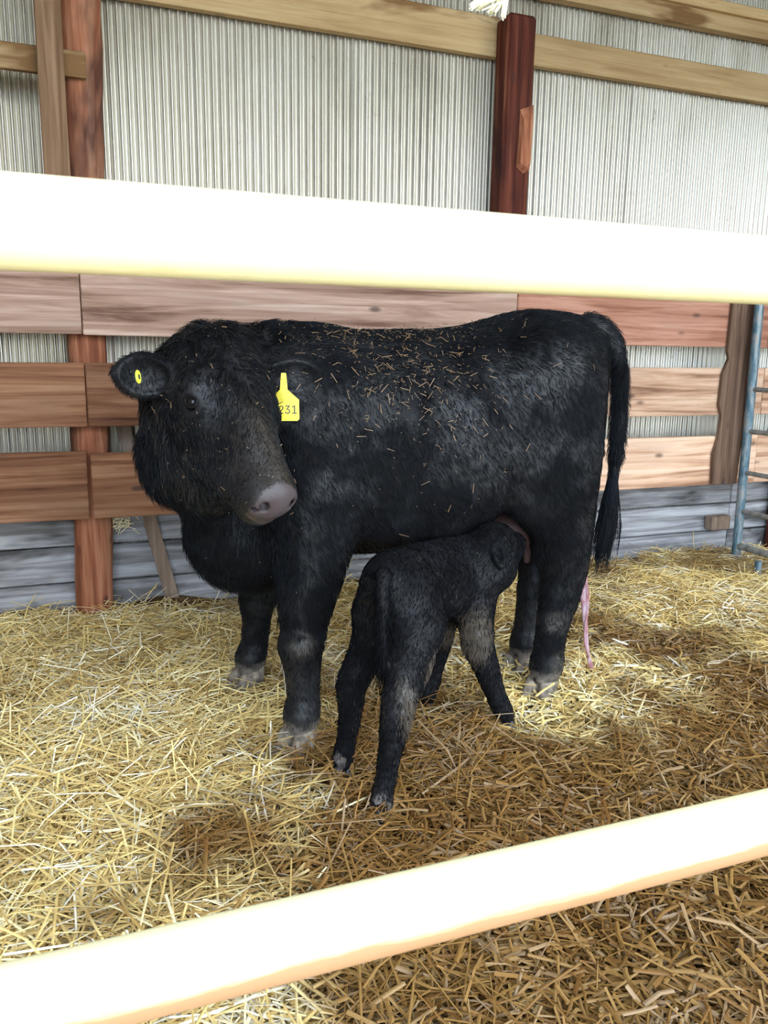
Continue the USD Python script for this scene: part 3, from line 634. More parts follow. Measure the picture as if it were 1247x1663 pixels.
hair_mat('hair_black', (0.0025, 0.0025, 0.003), (0.007, 0.006, 0.0055), 0.24, 0.25, 0.50)
hair_mat('hair_wet', (0.0015, 0.0015, 0.002), (0.005, 0.0045, 0.0045), 0.22, 0.25, 0.26)
hair_mat('hair_dusty', (0.014, 0.011, 0.008), (0.075, 0.057, 0.040), 0.5)
hair_mat('hair_tan', (0.055, 0.040, 0.027), (0.22, 0.165, 0.115), 0.5)
plain('eye_dark', (0.004, 0.003, 0.003), 0.03, specular_ior_level=0.6)
plain('eyelid', (0.005, 0.0045, 0.0045), 0.45, specular_ior_level=0.15)
mat('horn_pale', {'g': ('geometry', {}), 'n': ('noise_texture', {'scale': 40.0, 'detail': 5.0}), 'r': ('rgb_ramp', {'ramp': [(0.3, (0.07, 0.055, 0.04)), (0.5, (0.19, 0.15, 0.11)), (0.7, (0.32, 0.27, 0.20))]}),
    'p': ('principled_bsdf', {'roughness': 0.7})}, [('g.position', 'n.vector'), ('n.fac', 'r.fac'), ('r.color', 'p.base_color')])
mat('horn_dark', {'g': ('geometry', {}), 'n': ('noise_texture', {'scale': 60.0, 'detail': 5.0}), 'r': ('rgb_ramp', {'ramp': [(0.35, (0.02, 0.02, 0.022)), (0.6, (0.06, 0.055, 0.055)), (0.72, (0.30, 0.27, 0.25))]}),
    'p': ('principled_bsdf', {'roughness': 0.5})}, [('g.position', 'n.vector'), ('n.fac', 'r.fac'), ('r.color', 'p.base_color')])
plain('udder_skin', (0.055, 0.028, 0.025), 0.5, specular_ior_level=0.2)

def cloven(c, d, size, z0=-0.03, h=0.075, spread=0.10):
    """A hoof of two claws at c, toes along d."""
    d = unit([d[0], d[1], 0]); s = np.array([-d[1], d[0], 0]); out = []
    for k in (-1, 1):
        dk = unit(d + s * k * spread)
        P = []
        for a in np.linspace(0, 2 * np.pi, 14, endpoint=False):
            ca, sa = np.cos(a), np.sin(a)
            fl = 1.25 if ca > 0 else 0.85
            P.append(c + s * k * 0.46 * size + dk * (ca * fl * size * 1.05) + s * sa * 0.45 * size + np.array([0, 0, z0 - c[2]]))
            P.append(c + s * k * 0.44 * size + dk * (ca * fl * size * 0.98 - 0.06 * size) + s * sa * 0.44 * size + np.array([0, 0, z0 + h * 0.35 - c[2]]))
            P.append(c + s * k * 0.40 * size + dk * (ca * size * 0.78 - 0.18 * size) + s * sa * 0.42 * size + np.array([0, 0, z0 + h * (0.88 + 0.12 * (ca < 0)) - c[2]]))
        m = trimesh.convex.convex_hull(np.array(P)); out.append(m.subdivide())
    return join(*out)

def grow(mesh, n, flow, length, lift, seed, wdt, weight=None, curl=0.25, clump=22.0, pts=3):
    """Roots, then strands that leave the skin and lie down along the flow, gathered into locks."""
    r = np.random.default_rng(seed)
    tri = mesh.vertices[mesh.faces]; ar = mesh.area_faces.copy()
    cen = tri.mean(1)
    if weight is not None: ar = ar * weight(cen, mesh.face_normals)
    f = r.choice(len(ar), n, p=ar / ar.sum())
    b = r.random((n, 2)); b[b.sum(1) > 1] = 1 - b[b.sum(1) > 1]
    P = tri[f, 0] + b[:, :1] * (tri[f, 1] - tri[f, 0]) + b[:, 1:] * (tri[f, 2] - tri[f, 0])
    N = mesh.face_normals[f]
    D = flow(P, N)
    q = P * clump
    J = np.stack([meshkit.fbm(q + 17.3 * k, 2, seed + k) for k in range(3)], 1) - 0.5
    D = D + J * curl * 4 + r.normal(0, 0.12, P.shape)
    D -= N * np.sum(D * N, 1)[:, None]; D /= np.maximum(np.linalg.norm(D, axis=1), 1e-6)[:, None]
    L = length(P, N) * (0.6 + 0.7 * r.random(n)); T = lift(P, N)
    out = [P - N * 0.002]
    for k in range(1, pts):
        t = k / (pts - 1)
        out.append(P + N * (L * T * (t - 0.45 * t * t) * 1.3)[:, None] + D * (L * (1 - 0.35 * T) * t ** 1.3)[:, None] + np.array([0, 0, -1.0]) * (L * 0.12 * t * t)[:, None])
    return P, np.stack(out, 1), N

# ---- the cow
cow_mesh = COW.mesh(0.0065)
v = np.array(cow_mesh.vertices); nrm = np.array(cow_mesh.vertex_normals)
def head_uvn(P):
    q = P - HP; return q @ HL, q @ HA / HS, q @ HN
def in_head(P):
    l, u, n = head_uvn(P)
    return (u > -0.07) & (u < 0.62) & (np.abs(l) < 0.17) & (n > -0.30) & (n < 0.06) & (P[:, 1] < 2.42)
def muzzle_mask(P):
    l, u, n = head_uvn(P)
    e = (u - 0.500) / 0.012 + (np.abs(l) / 0.053) ** 2 * -1.2 + (meshkit.fbm(P * 60, 2, 44) - 0.5) * 1.6 + np.where(n < -0.105, (-0.105 - n) * 120, 0) * -1 + np.where(n > -0.045, (n + 0.045) * 35, 0) * 0.4
    return np.clip(e, 0, 1) * in_head(P)
l_, u_, n_ = head_uvn(v); ih = in_head(v)
v += nrm * ((meshkit.fbm(v * 16, 3, 4) - 0.5) * 0.010 * np.where(ih & (u_ > 0.30), 0.25, 1.0) * np.clip(v[:, 2] / 0.3, 0.25, 1))[:, None]
cow_mesh.vertices = v
tint = np.tile(np.array([0.005, 0.005, 0.0055]), (len(v), 1))
def paint(mask, col):
    global tint
    tint = tint * (1 - mask[:, None]) + np.asarray(col) * mask[:, None]
nz = meshkit.fbm(v * 40, 3, 9)
bridge = np.where(ih, np.exp(-(l_ / 0.055) ** 2) * np.clip((u_ - 0.22) / 0.1, 0, 1) * np.clip((n_ + 0.12) / 0.06, 0, 1), 0)
paint(np.clip(bridge * 0.8 * (0.5 + nz), 0, 1), (0.030, 0.022, 0.015))
mz = muzzle_mask(v)
paint(mz * np.clip(0.35 + 1.3 * nz, 0, 1), (0.052, 0.037, 0.036))
nost = np.zeros(len(v))
for sg in (-1, 1):
    for c in (hp(0.040 * sg, 0.535, -0.046), hp(0.054 * sg, 0.522, -0.064)):
        nost = np.maximum(nost, np.clip(1.5 - np.linalg.norm(v - c, axis=1) / 0.013, 0, 1))
paint(nost, (0.012, 0.008, 0.008))
knee = np.zeros(len(v))
for c, r in (((0.605, 2.28, 0.375), 0.05), ((1.60, 2.39, 0.30), 0.05), ((1.62, 2.38, 0.14), 0.05)):
    knee = np.maximum(knee, np.clip(1.2 - np.linalg.norm(v - np.array(c), axis=1) / r, 0, 1))
paint(np.clip(knee * (nz * 1.6 - 0.4), 0, 0.5), (0.08, 0.066, 0.05))
low = np.clip((0.115 - v[:, 2]) / 0.05, 0, 1) * np.clip(nz * 2.2 - 0.55, 0, 1)
paint(low * 0.9, (0.24, 0.20, 0.16))
cow = thing('cow', 'large black cow standing side-on, her head turned to the viewer, yellow ear tag', 'cow', (1.1, 2.6, 0))
obj('body', cow_mesh, 'hide', cow, smooth=True, tint=tint)
for c, d in (((0.600, 2.332, 0.0), (-0.75, -0.6)), ((0.545, 2.875, 0.0), (-0.85, -0.35)), ((1.575, 2.435, 0.0), (-0.8, -0.45)), ((1.615, 2.67, 0.0), (-0.85, -0.4))):
    obj('hoof', cloven(np.array(c), d, 0.068, h=0.110), 'horn_pale', cow, smooth=40, label='pale dusty hoof')
for sg in (-1, 1):
    c = hp(0.120 * sg, 0.200, -0.056)
    e = obj('eye', trimesh.creation.icosphere(3, 0.0185).apply_translation(c), 'eye_dark', cow, smooth=True, label='glossy dark eye')
    o = unit(HL * sg * 0.9 + HN * 0.45); ax = unit(np.array([0.9, -0.35, -0.22])); ax = unit(ax - o * (ax @ o)); wv = np.cross(o, ax)
    ring = [c + o * 0.0115 + (ax * math.cos(t) * 0.0200 + wv * math.sin(t) * 0.0125) for t in np.linspace(0, 2 * math.pi, 25)]
    obj('eyelid', tube(ring, 0.0064, 10, caps=False), 'eyelid', cow, smooth=True)
    lash = np.array([[ring[i] + o * 0.002, ring[i] + o * 0.015 - HN * 0 + HN * 0.006, ring[i] + o * 0.022 + HN * 0.001 - HA * 0.004] for i in range(0, 24) if (ring[i] - c) @ HN > 0.002])
    curves('eyelash', lash, 0.0012, 'hair_black', cow)
ud = Sculpt()
ud.ell((1.50, 2.57, 0.64), (0.15, 0.12, 0.085), None, 0.04)
for x, y in ((1.43, 2.51), (1.43, 2.63), (1.53, 2.51), (1.53, 2.63)): ud.limb((x, y, 0.59), (x, y, 0.515), 0.017, 0.012, 0.02)
obj('udder', ud.mesh(0.008), 'udder_skin', cow, smooth=True)

def cow_flow(P, N):
    l, u, n = head_uvn(P); h = in_head(P)
    D = np.tile(np.array([0.55, 0.0, -0.80]), (len(P), 1))
    D[:, 0] = np.where(P[:, 2] > 1.2, 0.9, 0.45); D[:, 2] = np.where(P[:, 2] > 1.2, -0.4, -0.85)
    lg = P[:, 2] < 0.6; D[lg] = [0.12, 0.0, -1.0]
    nk = (P[:, 0] < 0.55) & ~h; D[nk] = [0.05, -0.25, -0.9]
    D[h] = (HA * 0.75 + np.array([0, 0, -0.3])) + HL * (np.sign(l[h]) * 0.5)[:, None]
    curly = h & (u < 0.24) & (n > -0.17)
    J = np.stack([meshkit.fbm(P[curly] * 60 + 9.1 * k, 2, 70 + k) for k in range(3)], 1) - 0.5
    D[curly] += J * 7.0 * np.clip(1.3 - u[curly] / 0.22, 0, 1)[:, None]
    tl = (P[:, 0] > 1.80) & (P[:, 2] < 1.3); D[tl] = [0.0, 0, -1]
    return D
SPOTS = [(at_y(600, 668, 2.30), 0.042, 0.05), (at_y(668, 664, 2.30), 0.040, 0.058)]
def spot(P):
    m = np.zeros(len(P))
    for c, a, b in SPOTS: m = np.maximum(m, np.clip(1.6 - np.sqrt(((P[:, 0] - c[0]) / a) ** 2 + ((P[:, 2] - c[2]) / b) ** 2) * 1.2, 0, 1) * (P[:, 1] < 2.5))
    return m
def cow_len(P, N):
    l, u, n = head_uvn(P); h = in_head(P)
    L = np.full(len(P), 0.024)
    L[P[:, 2] > 1.22] = 0.030
    L[(P[:, 2] < 0.62)] = 0.020; L[P[:, 2] < 0.35] = 0.012
    nk = (P[:, 0] < 0.60) & ~h & (P[:, 2] > 0.45); L[nk] = 0.045
    L[h] = np.interp(u[h], [-0.05, 0.10, 0.22, 0.36, 0.46, 0.52], [0.042, 0.036, 0.022, 0.014, 0.007, 0.003])
    jaw = h & (n < -0.16); L[jaw] = np.maximum(L[jaw], np.interp(u[jaw], [0.1, 0.4, 0.5], [0.045, 0.03, 0.008]))
    for sg in (-1, 1):
        d = np.linalg.norm(P - hp(0.12 * sg, 0.20, -0.056), axis=1); L = np.where(d < 0.075, np.minimum(L, 0.008 + 0.2 * np.clip(d - 0.035, 0, 1)), L)
    for E_ in (EAR_R, EAR_L):
        d = np.linalg.norm(P - E_[3], axis=1) < E_[4] * 0.62; L[d] = 0.012
    return L * (1 - 0.3 * spot(P))
def cow_lift(P, N):
    h = in_head(P); T = np.full(len(P), 0.30)
    T[h] = 0.34; T[(P[:, 0] < 0.60) & ~h] = 0.42; T[P[:, 2] < 0.5] = 0.22
    T += 0.25 * np.clip(N[:, 2] - 0.4, 0, 1)
    return T * (1 - 0.85 * spot(P))
def cow_weight(P, N):
    w = np.ones(len(P)); h = in_head(P)
    w[h] = 2.2; w[(P[:, 0] < 0.60) & ~h] = 1.4
    w *= np.clip((P[:, 2] - 0.085) / 0.03, 0.0, 1) * (1 - muzzle_mask(P) * 0.995)
    w *= np.where((N @ -CAMDIR > 0.55), 0.25, 1.0)
    for sg in (-1, 1): w[np.linalg.norm(P - hp(0.120 * sg, 0.200, -0.056), axis=1) < 0.040] = 0
    return w
P, H, N = grow(cow_mesh, 95000, cow_flow, cow_len, cow_lift, 21, 0.0016, cow_weight, curl=0.30)
l, u, n = head_uvn(P); h = in_head(P)
dust = np.where(h, 0.16 + 0.45 * np.clip((u - 0.2) / 0.15, 0, 1) * np.exp(-(l / 0.075) ** 2) + 0.10 * (n < -0.1), 0.015) + 0.8 * np.clip(1.2 - np.linalg.norm(P - np.array([0.605, 2.28, 0.375]), axis=1) / 0.045, 0, 1)
dust += np.where(P[:, 2] < 0.14, 0.55, 0) + np.where(P[:, 2] < 0.35, 0.05, 0)
dm = np.random.default_rng(5).random(len(P)) < dust * (0.45 + 1.1 * meshkit.fbm(P * 30, 2, 3))
curves('coat', H[~dm], 0.0017, 'hair_black', cow)
curves('dusty_hair', H[dm], 0.0015, 'hair_dusty', cow)
# tail switch
r = np.random.default_rng(31); K = 2600
tz = 0.62 + 0.62 * r.random(K) ** 1.3
tx = np.interp(tz, [0.62, 0.86, 1.0, 1.15, 1.27], [1.892, 1.908, 1.912, 1.91, 1.892]); th = r.random(K) * 2 * np.pi
rad = np.interp(tz, [0.6, 0.8, 1.0, 1.3], [0.010, 0.012, 0.018, 0.026])
root = np.stack([tx + np.cos(th) * rad, 2.53 + np.sin(th) * rad, tz], 1)
Ls = np.interp(tz, [0.62, 0.8, 1.0, 1.25], [0.20, 0.22, 0.08, 0.03]) * (0.6 + 0.55 * r.random(K))
lock = np.floor(r.random(K) * 15); lk = np.random.default_rng(2).normal(0, 1, (15, 2))[lock.astype(int)]
SW = []
for t in (0, 0.35, 0.7, 1.0):
    z = root[:, 2] - Ls * t * (1 - 0.08 * t); w = np.clip((0.80 - z) / 0.35, 0, 1)
    fl = 0.015 + 0.012 * np.sin(np.clip((0.85 - z) / 0.42, 0, 1) * np.pi)
    ax = np.interp(z, [0.42, 0.5, 0.62, 0.86], [1.858, 1.870, 1.892, 1.908])
    cx = np.where(z < 0.86, ax + lk[:, 0] * 0.022 * w + np.cos(th) * fl, root[:, 0] + np.cos(th) * 0.02 * t)
    cy = np.where(z < 0.86, 2.53 + lk[:, 1] * 0.014 * w + np.sin(th) * fl, root[:, 1] + np.sin(th) * 0.02 * t)
    SW.append(np.stack([cx + r.normal(0, 0.003, K) * t, cy + r.normal(0, 0.003, K) * t, z], 1))
curves('tail_switch', np.stack(SW, 1), 0.0018, 'hair_black', cow)

# ---- the calf
calf_mesh = CALF.mesh(0.005)
v = np.array(calf_mesh.vertices); nrm = np.array(calf_mesh.vertex_normals)
v += nrm * ((meshkit.fbm(v * 26, 3, 14) - 0.5) * 0.007)[:, None]
calf_mesh.vertices = v
tint = np.tile(np.array([0.005, 0.005, 0.0055]), (len(v), 1)); nz = meshkit.fbm(v * 55, 3, 19)
def tan_mask(P):
    m = np.zeros(len(P))
    for c, a in ((at_y(772, 1035, 2.24), (0.05, 0.06, 0.085)), (at_y(690, 1085, 1.98), (0.04, 0.08, 0.06)), (at_y(735, 1040, 2.35), (0.05, 0.10, 0.05)), (at_y(655, 1150, 1.90), (0.03, 0.05, 0.07))):
        m = np.maximum(m, np.clip(1.5 - np.linalg.norm((P - c) / np.array(a), axis=1), 0, 1))
    return m
paint(np.clip(tan_mask(v) * (nz * 2 - 0.5), 0, 0.7), (0.11, 0.085, 0.06))
for c in (at_y(618, 1310, 1.87), at_y(545, 1240, 2.12)):
    paint(np.clip(1.3 - np.linalg.norm(v - c, axis=1) / 0.03, 0, 1) * np.clip(nz * 3 - 1.2, 0, 1), (0.30, 0.26, 0.24))
calf = thing('calf', 'small wet black newborn calf nursing under the cow with its rump to the viewer', 'calf', (0.85, 2.1, 0))
obj('body', calf_mesh, 'hide_wet', calf, smooth=True, tint=tint)
for (px, py, yy), d in (((619, 1318, 1.895), (0.15, -1)), ((555, 1247, 2.15), (-0.1, -1)), ((824, 1166, 2.255), (0.75, -0.5)), ((689, 1140, 2.505), (-0.2, -0.9))):
    c = at_y(px, py, yy); c[2] = 0
    obj('hoof', cloven(c, d, 0.031, z0=-0.012, h=0.05), 'horn_dark', calf, smooth=40)
def calf_flow(P, N):
    D = np.tile(-CF * 0.5 + np.array([0, 0, -0.7]), (len(P), 1)); D[P[:, 2] < 0.42] = [0, 0, -1]
    return D
def calf_len(P, N):
    L = np.full(len(P), 0.013); L += tan_mask(P) * 0.012; L[P[:, 2] < 0.2] = 0.010
    tl = (np.abs((P - CO) @ CF + 0.10) < 0.06) & (np.abs((P - CO) @ CL_) < 0.03) & (P[:, 2] < 0.62); L[tl] = 0.022
    return L
P, H, N = grow(calf_mesh, 42000, calf_flow, calf_len, lambda P, N: 0.22 + 0.25 * tan_mask(P), 51, 0.0014, lambda P, N: np.clip((P[:, 2] - 0.03) / 0.03, 0.01, 1), curl=0.34, clump=34.0)
dm = np.random.default_rng(6).random(len(P)) < np.clip(tan_mask(P) * 1.1, 0.01, 0.85) * (0.35 + 1.2 * meshkit.fbm(P * 38, 2, 8))
curves('coat', H[~dm], 0.0015, 'hair_wet', calf)
curves('tan_hair', H[dm], 0.0015, 'hair_tan', calf)
r = np.random.default_rng(33); K = 700
tt = r.random(K) ** 0.7
path = np.array([at_y(622, 935, 1.985), at_y(621, 990, 1.965), at_y(622, 1045, 1.965), at_y(624, 1090, 1.97)])
root = np.stack([np.interp(tt, [0, .35, .7, 1], path[:, k]) for k in range(3)], 1)
j = r.normal(0, 1, (K, 3)) * np.array([0.010, 0.008, 0.006])
L = 0.045 + 0.04 * r.random(K)
curves('tail_hair', np.stack([root + j * 0.6, root + j * 1.3 - np.array([0, 0, 1]) * L[:, None] * 0.5, root + j * 1.4 - np.array([0, 0, 1]) * L[:, None]], 1), 0.0015, 'hair_wet', calf)

# ---- things the cow carries
plain('tag_yellow', (0.86, 0.66, 0.045), 0.4)
plain('tag_ink', (0.03, 0.03, 0.035), 0.5)
plain('button_yellow', (0.78, 0.80, 0.06), 0.35)
T0 = at_y(460.5, 607, 2.285); tr = unit(ROT[0] + np.array([0, 0, 0.0])); tu = unit(np.array([0.02, 0.10, 1.0])); tr = unit(tr - tu * (tr @ tu)); tn = np.cross(tr, tu); tn = tn if tn @ CAMDIR > 0 else -tn
k = np.linalg.norm(T0 - EYE) / F_PX / 7.79
def tag_poly(pts, depth, off):
    m = trimesh.creation.extrude_polygon(Polygon(pts), depth, engine='earcut'); q = np.array(m.vertices)
    m.vertices = T0 + tr * q[:, :1] + tu * q[:, 1:2] + tn * (q[:, 2:] + off); m.fix_normals(); return m
out = [(-32, 0), (-26, 10), (26, 10), (32, 0), (48, -195), (188, -320), (190, -555), (165, -580), (-165, -580), (-190, -555), (-188, -320), (-48, -195)]
et = thing('ear_tag', "yellow number tag hanging in the cow's left ear", 'ear tag', T0)
obj('tag_panel', tag_poly([(x * k, y * k) for x, y in out], 0.002, 0.0), 'tag_yellow', et)
txt = meshkit.text_mesh('2231', 100 * k, 0.0006); q = np.array(txt.vertices); q[:, 0] *= 0.98; w_ = q[:, 0].max()
spans = {'x0': -160 * k}
q[:, 0] = q[:, 0] / w_ * 318 * k + spans['x0']; q[:, 1] += -490 * k
txt.vertices = T0 + tr * q[:, :1] + tu * q[:, 1:2] + tn * (q[:, 2:] + 0.0021)
obj('tag_number', txt, 'tag_ink', et, label='handwritten black number 2231')
st = trimesh.creation.cylinder(0.006, 0.012, sections=16); st.apply_transform(trimesh.geometry.align_vectors([0, 0, 1], tn)); st.apply_translation(T0 - tu * 0.012 + tn * 0.002)
obj('tag_stud', st, 'tag_yellow', et, smooth=40)
B0 = at_y(223, 612, 2.19); bn = unit(np.array([0.88, -0.36, 0.1]))
bt = thing('button_tag', "small round yellow button tag in the cow's right ear", 'ear tag', B0)
prof = np.array([(0.007, 0.0), (0.0165, 0.0), (0.018, 0.002), (0.0165, 0.0045), (0.007, 0.005), (0.007, 0.0)])
m = trimesh.creation.revolve(prof, sections=32); m.apply_transform(trimesh.geometry.align_vectors([0, 0, 1], bn)); m.apply_translation(B0)
obj('button_ring', m, 'button_yellow', bt, smooth=40)
m = trimesh.creation.cylinder(0.0068, 0.006, sections=20); m.apply_transform(trimesh.geometry.align_vectors([0, 0, 1], bn)); m.apply_translation(B0 + bn * 0.002)
obj('button_centre', m, 'tag_ink', bt, smooth=40)
mat('membrane', {'g': ('geometry', {}), 'm': ('mapping', {'scale': (20.0, 20.0, 9.0)}), 'n': ('noise_texture', {'scale': 2.0, 'detail': 4.0}),
    'r': ('rgb_ramp', {'ramp': [(0.3, (0.16, 0.035, 0.035)), (0.5, (0.24, 0.12, 0.125)), (0.65, (0.33, 0.235, 0.255))]}), 'p': ('principled_bsdf', {'roughness': 0.25, 'subsurface_weight': 0.2})},
    [('g.position', 'm.vector'), ('m.vector', 'n.vector'), ('n.fac', 'r.fac'), ('r.color', 'p.base_color')])
pts = [at_y(x, y, yy) for x, y, yy in ((958, 800, 2.47), (951, 860, 2.50), (951, 910, 2.51), (948, 950, 2.51), (950, 1000, 2.50), (953, 1050, 2.49), (962, 1090, 2.48), (971, 1112, 2.47), (977, 1128, 2.46))]
from scipy.interpolate import PchipInterpolator
u = np.linspace(0, 8, 50); pp = PchipInterpolator(np.arange(9), np.array(pts))(u)
rr = np.interp(u, [0, 1, 3, 5, 6, 8], [0.012, 0.012, 0.013, 0.010, 0.007, 0.008]) * (0.7 + 0.7 * meshkit.noise(np.stack([u * 2.1, u * 0, u * 0], 1), 4))
m1 = tube(pp, rr, 12, squash=0.6)
m2 = tube(pp[8:34] + np.stack([0.011 * np.sin(u[8:34] * 2.3), -0.006 + 0 * u[8:34], 0 * u[8:34]], 1), rr[8:34] * 0.5, 8)
ab = thing('afterbirth_cord', 'pink twisted afterbirth cord hanging behind the hind legs down to the straw', 'cord', pts[4])
obj('cord_strand', m1, 'membrane', ab, smooth=True); obj('cord_strand', m2, 'membrane', ab, smooth=True)
# ------------------------------------------------------------------ straw
def straw_mat(name, ramp, dirt, dirty_lo, dirty_hi):
    mat(name, {'g': ('geometry', {}), 'oi': ('object_info', {}),
        'k': ('math', {'math_type': 'add'}), 'fr': ('math', {'math_type': 'fraction'}),
        'r': ('rgb_ramp', {'ramp': ramp}),
        'sep': ('separate_xyz', {}), 'n': ('noise_texture', {'scale': 1.5, 'detail': 4.0, 'roughness': 0.6}),
        'xa': ('map_range', {'from_min': 0.05, 'from_max': 0.55, 'to_min': -0.15, 'to_max': 0.095, 'clamp': True}),
        'ya': ('map_range', {'from_min': 1.5, 'from_max': 3.2, 'to_min': 0.16, 'to_max': -0.17, 'clamp': True}),
        's1': ('math', {'math_type': 'add'}), 's2': ('math', {'math_type': 'add'}),
        'd': ('map_range', {'from_min': dirty_lo, 'from_max': dirty_hi, 'to_min': 0.0, 'to_max': 0.9, 'clamp': True}),
        'mx': ('mix_color', {'blend_type': 'multiply', 'b': dirt}),
        'p': ('principled_bsdf', {'roughness': 0.5, 'specular_ior_level': 0.22}),
        },
        [('g.random_per_island', 'k.value1'), ('oi.random', 'k.value2'), ('k.value', 'fr.value1'), ('fr.value', 'r.fac'),
         ('g.position', 'n.vector'), ('g.position', 'sep.vector'), ('sep.x', 'xa.value'), ('sep.y', 'ya.value'), ('n.fac', 's1.value1'), ('xa.result', 's1.value2'),
         ('s1.value', 's2.value1'), ('ya.result', 's2.value2'), ('s2.value', 'd.value'), ('d.result', 'mx.fac'), ('r.color', 'mx.a'), ('mx.result', 'p.base_color')])
straw_mat('straw', [(0.0, (0.38, 0.23, 0.07)), (0.2, (0.64, 0.45, 0.17)), (0.5, (0.82, 0.62, 0.235)), (0.78, (0.90, 0.76, 0.39)), (1.0, (0.95, 0.90, 0.74))], (0.23, 0.125, 0.052), 0.47, 0.62)
def stalk(r, L, wd, bend):
    """One hollow straw, four-sided and a little bent, lying along x about the origin."""
    t = np.array([-0.5, 0.05 * r.normal(), 0.5]) * L
    a = r.normal(0, bend * L, 2)
    c = np.stack([t, np.array([0, a[0], 0]), np.array([0, abs(a[1]), 0])], 1)
    V = []
    for p in c:
        for s, z in ((1, 0.25), (0, 1), (-1, 0.25), (0, -0.6)):
            V.append(p + np.array([0, s * wd / 2, z * wd * 0.28]))
    F = []
    for i in range(2):
        for j in range(4):
            a_, b_ = i * 4 + j, i * 4 + (j + 1) % 4
            F += [(a_, b_, b_ + 4), (a_, b_ + 4, a_ + 4)]
    return np.array(V), np.array(F)
def clump(seed, n, lmin, lmax, wmin, wmax, R, tilt, zs, bend=0.05):
    r = np.random.default_rng(seed); VV, FF, k = [], [], 0
    main = r.random() * np.pi
    for i in range(n):
        L = lmin + (lmax - lmin) * r.random() ** 1.6
        V, F = stalk(r, L, wmin + (wmax - wmin) * r.random(), bend)
        yaw = main + r.normal(0, 0.9); pit = r.normal(0, tilt); rol = r.normal(0, 0.6)
        M = trimesh.transformations.euler_matrix(rol, pit, yaw)[:3, :3]
        rad = R * math.sqrt(r.random()); an = r.random() * 2 * np.pi
        VV.append(V @ M.T + np.array([rad * math.cos(an), rad * math.sin(an), zs * r.random() ** 1.5])); FF.append(F + k); k += len(V)
    return trimesh.Trimesh(np.vstack(VV), np.vstack(FF), process=False)
pi = UsdGeom.PointInstancer.Define(stage, '/World/straw_bedding')
tag(pi, 'loose golden straw bedding spread over the whole stall floor', 'straw', None, 'stuff')
protos = []
for i in range(5):     # long fresh straw
    protos.append(clump(100 + i, 34, 0.07, 0.30, 0.0032, 0.0064, 0.13, 0.20, 0.05))
for i in range(5):     # short chopped straw
    protos.append(clump(200 + i, 34, 0.03, 0.13, 0.0038, 0.0095, 0.11, 0.28, 0.045))
for i in range(2):     # tufts sticking up
    protos.append(clump(300 + i, 12, 0.08, 0.22, 0.0026, 0.0045, 0.06, 0.65, 0.04))
for i, m in enumerate(protos):
    usdkit.mesh(stage, f'/World/straw_bedding/clump_{i + 1:03d}', m, MAT['straw'])
pi.CreatePrototypesRel().SetTargets([Sdf.Path(f'/World/straw_bedding/clump_{i + 1:03d}') for i in range(len(protos))])
r = np.random.default_rng(77); xy = []
while len(xy) < 5200:
    x, y = -1.0 + 5.6 * r.random(), 0.72 + 3.06 * r.random()
    lim = (-0.35 - 0.10 * y - 0.35, 0.9 + 0.95 * y + 0.4)
    if lim[0] < x < lim[1]:
        xy.append((x, y))
xy = np.array(xy)
for hx, hy in ((0.585, 2.33), (0.53, 2.87), (1.56, 2.43), (1.60, 2.665), (0.727, 1.88), (0.70, 2.15), (1.345, 2.25), (1.13, 2.50)):
    xy = xy[np.hypot(xy[:, 0] - hx, xy[:, 1] - hy + 0.04) > 0.10]
fresh = meshkit.fbm(np.stack([xy[:, 0] * 1.4, xy[:, 1] * 1.4, xy[:, 0] * 0], 1), 2, 12) + np.interp(xy[:, 0], [0.1, 0.9], [0.25, -0.08]) + np.interp(xy[:, 1], [1.6, 3.2], [-0.05, 0.18])
pr = np.where(fresh + r.normal(0, 0.12, len(xy)) > 0.56, r.integers(0, 5, len(xy)), r.integers(5, 10, len(xy)))
pr = np.where(r.random(len(xy)) < 0.05, r.integers(10, 12, len(xy)), pr)
pr = np.where((xy[:, 1] > 3.72) & (r.random(len(xy)) < 0.15), r.integers(10, 12, len(xy)), pr)
pos = np.stack([xy[:, 0], xy[:, 1], straw_height(xy[:, 0], xy[:, 1]) - 0.024 + 0.022 * r.random(len(xy))], 1)
yaw = r.random(len(xy)) * 2 * np.pi
tx, ty = r.normal(0, 0.06, len(xy)), r.normal(0, 0.06, len(xy))
quat = [trimesh.transformations.quaternion_from_euler(a, b, c) for a, b, c in zip(tx, ty, yaw)]
pi.CreateProtoIndicesAttr(Vt.IntArray.FromNumpy(pr.astype(np.int32)))
pi.CreatePositionsAttr(Vt.Vec3fArray.FromNumpy(pos.astype(np.float32)))
pi.CreateOrientationsAttr(Vt.QuathArray([Gf.Quath(float(q[0]), float(q[1]), float(q[2]), float(q[3])) for q in quat]))
sc = 0.85 + 0.35 * r.random(len(xy)); pi.CreateScalesAttr(Vt.Vec3fArray.FromNumpy(np.stack([sc, sc, sc], 1).astype(np.float32)))

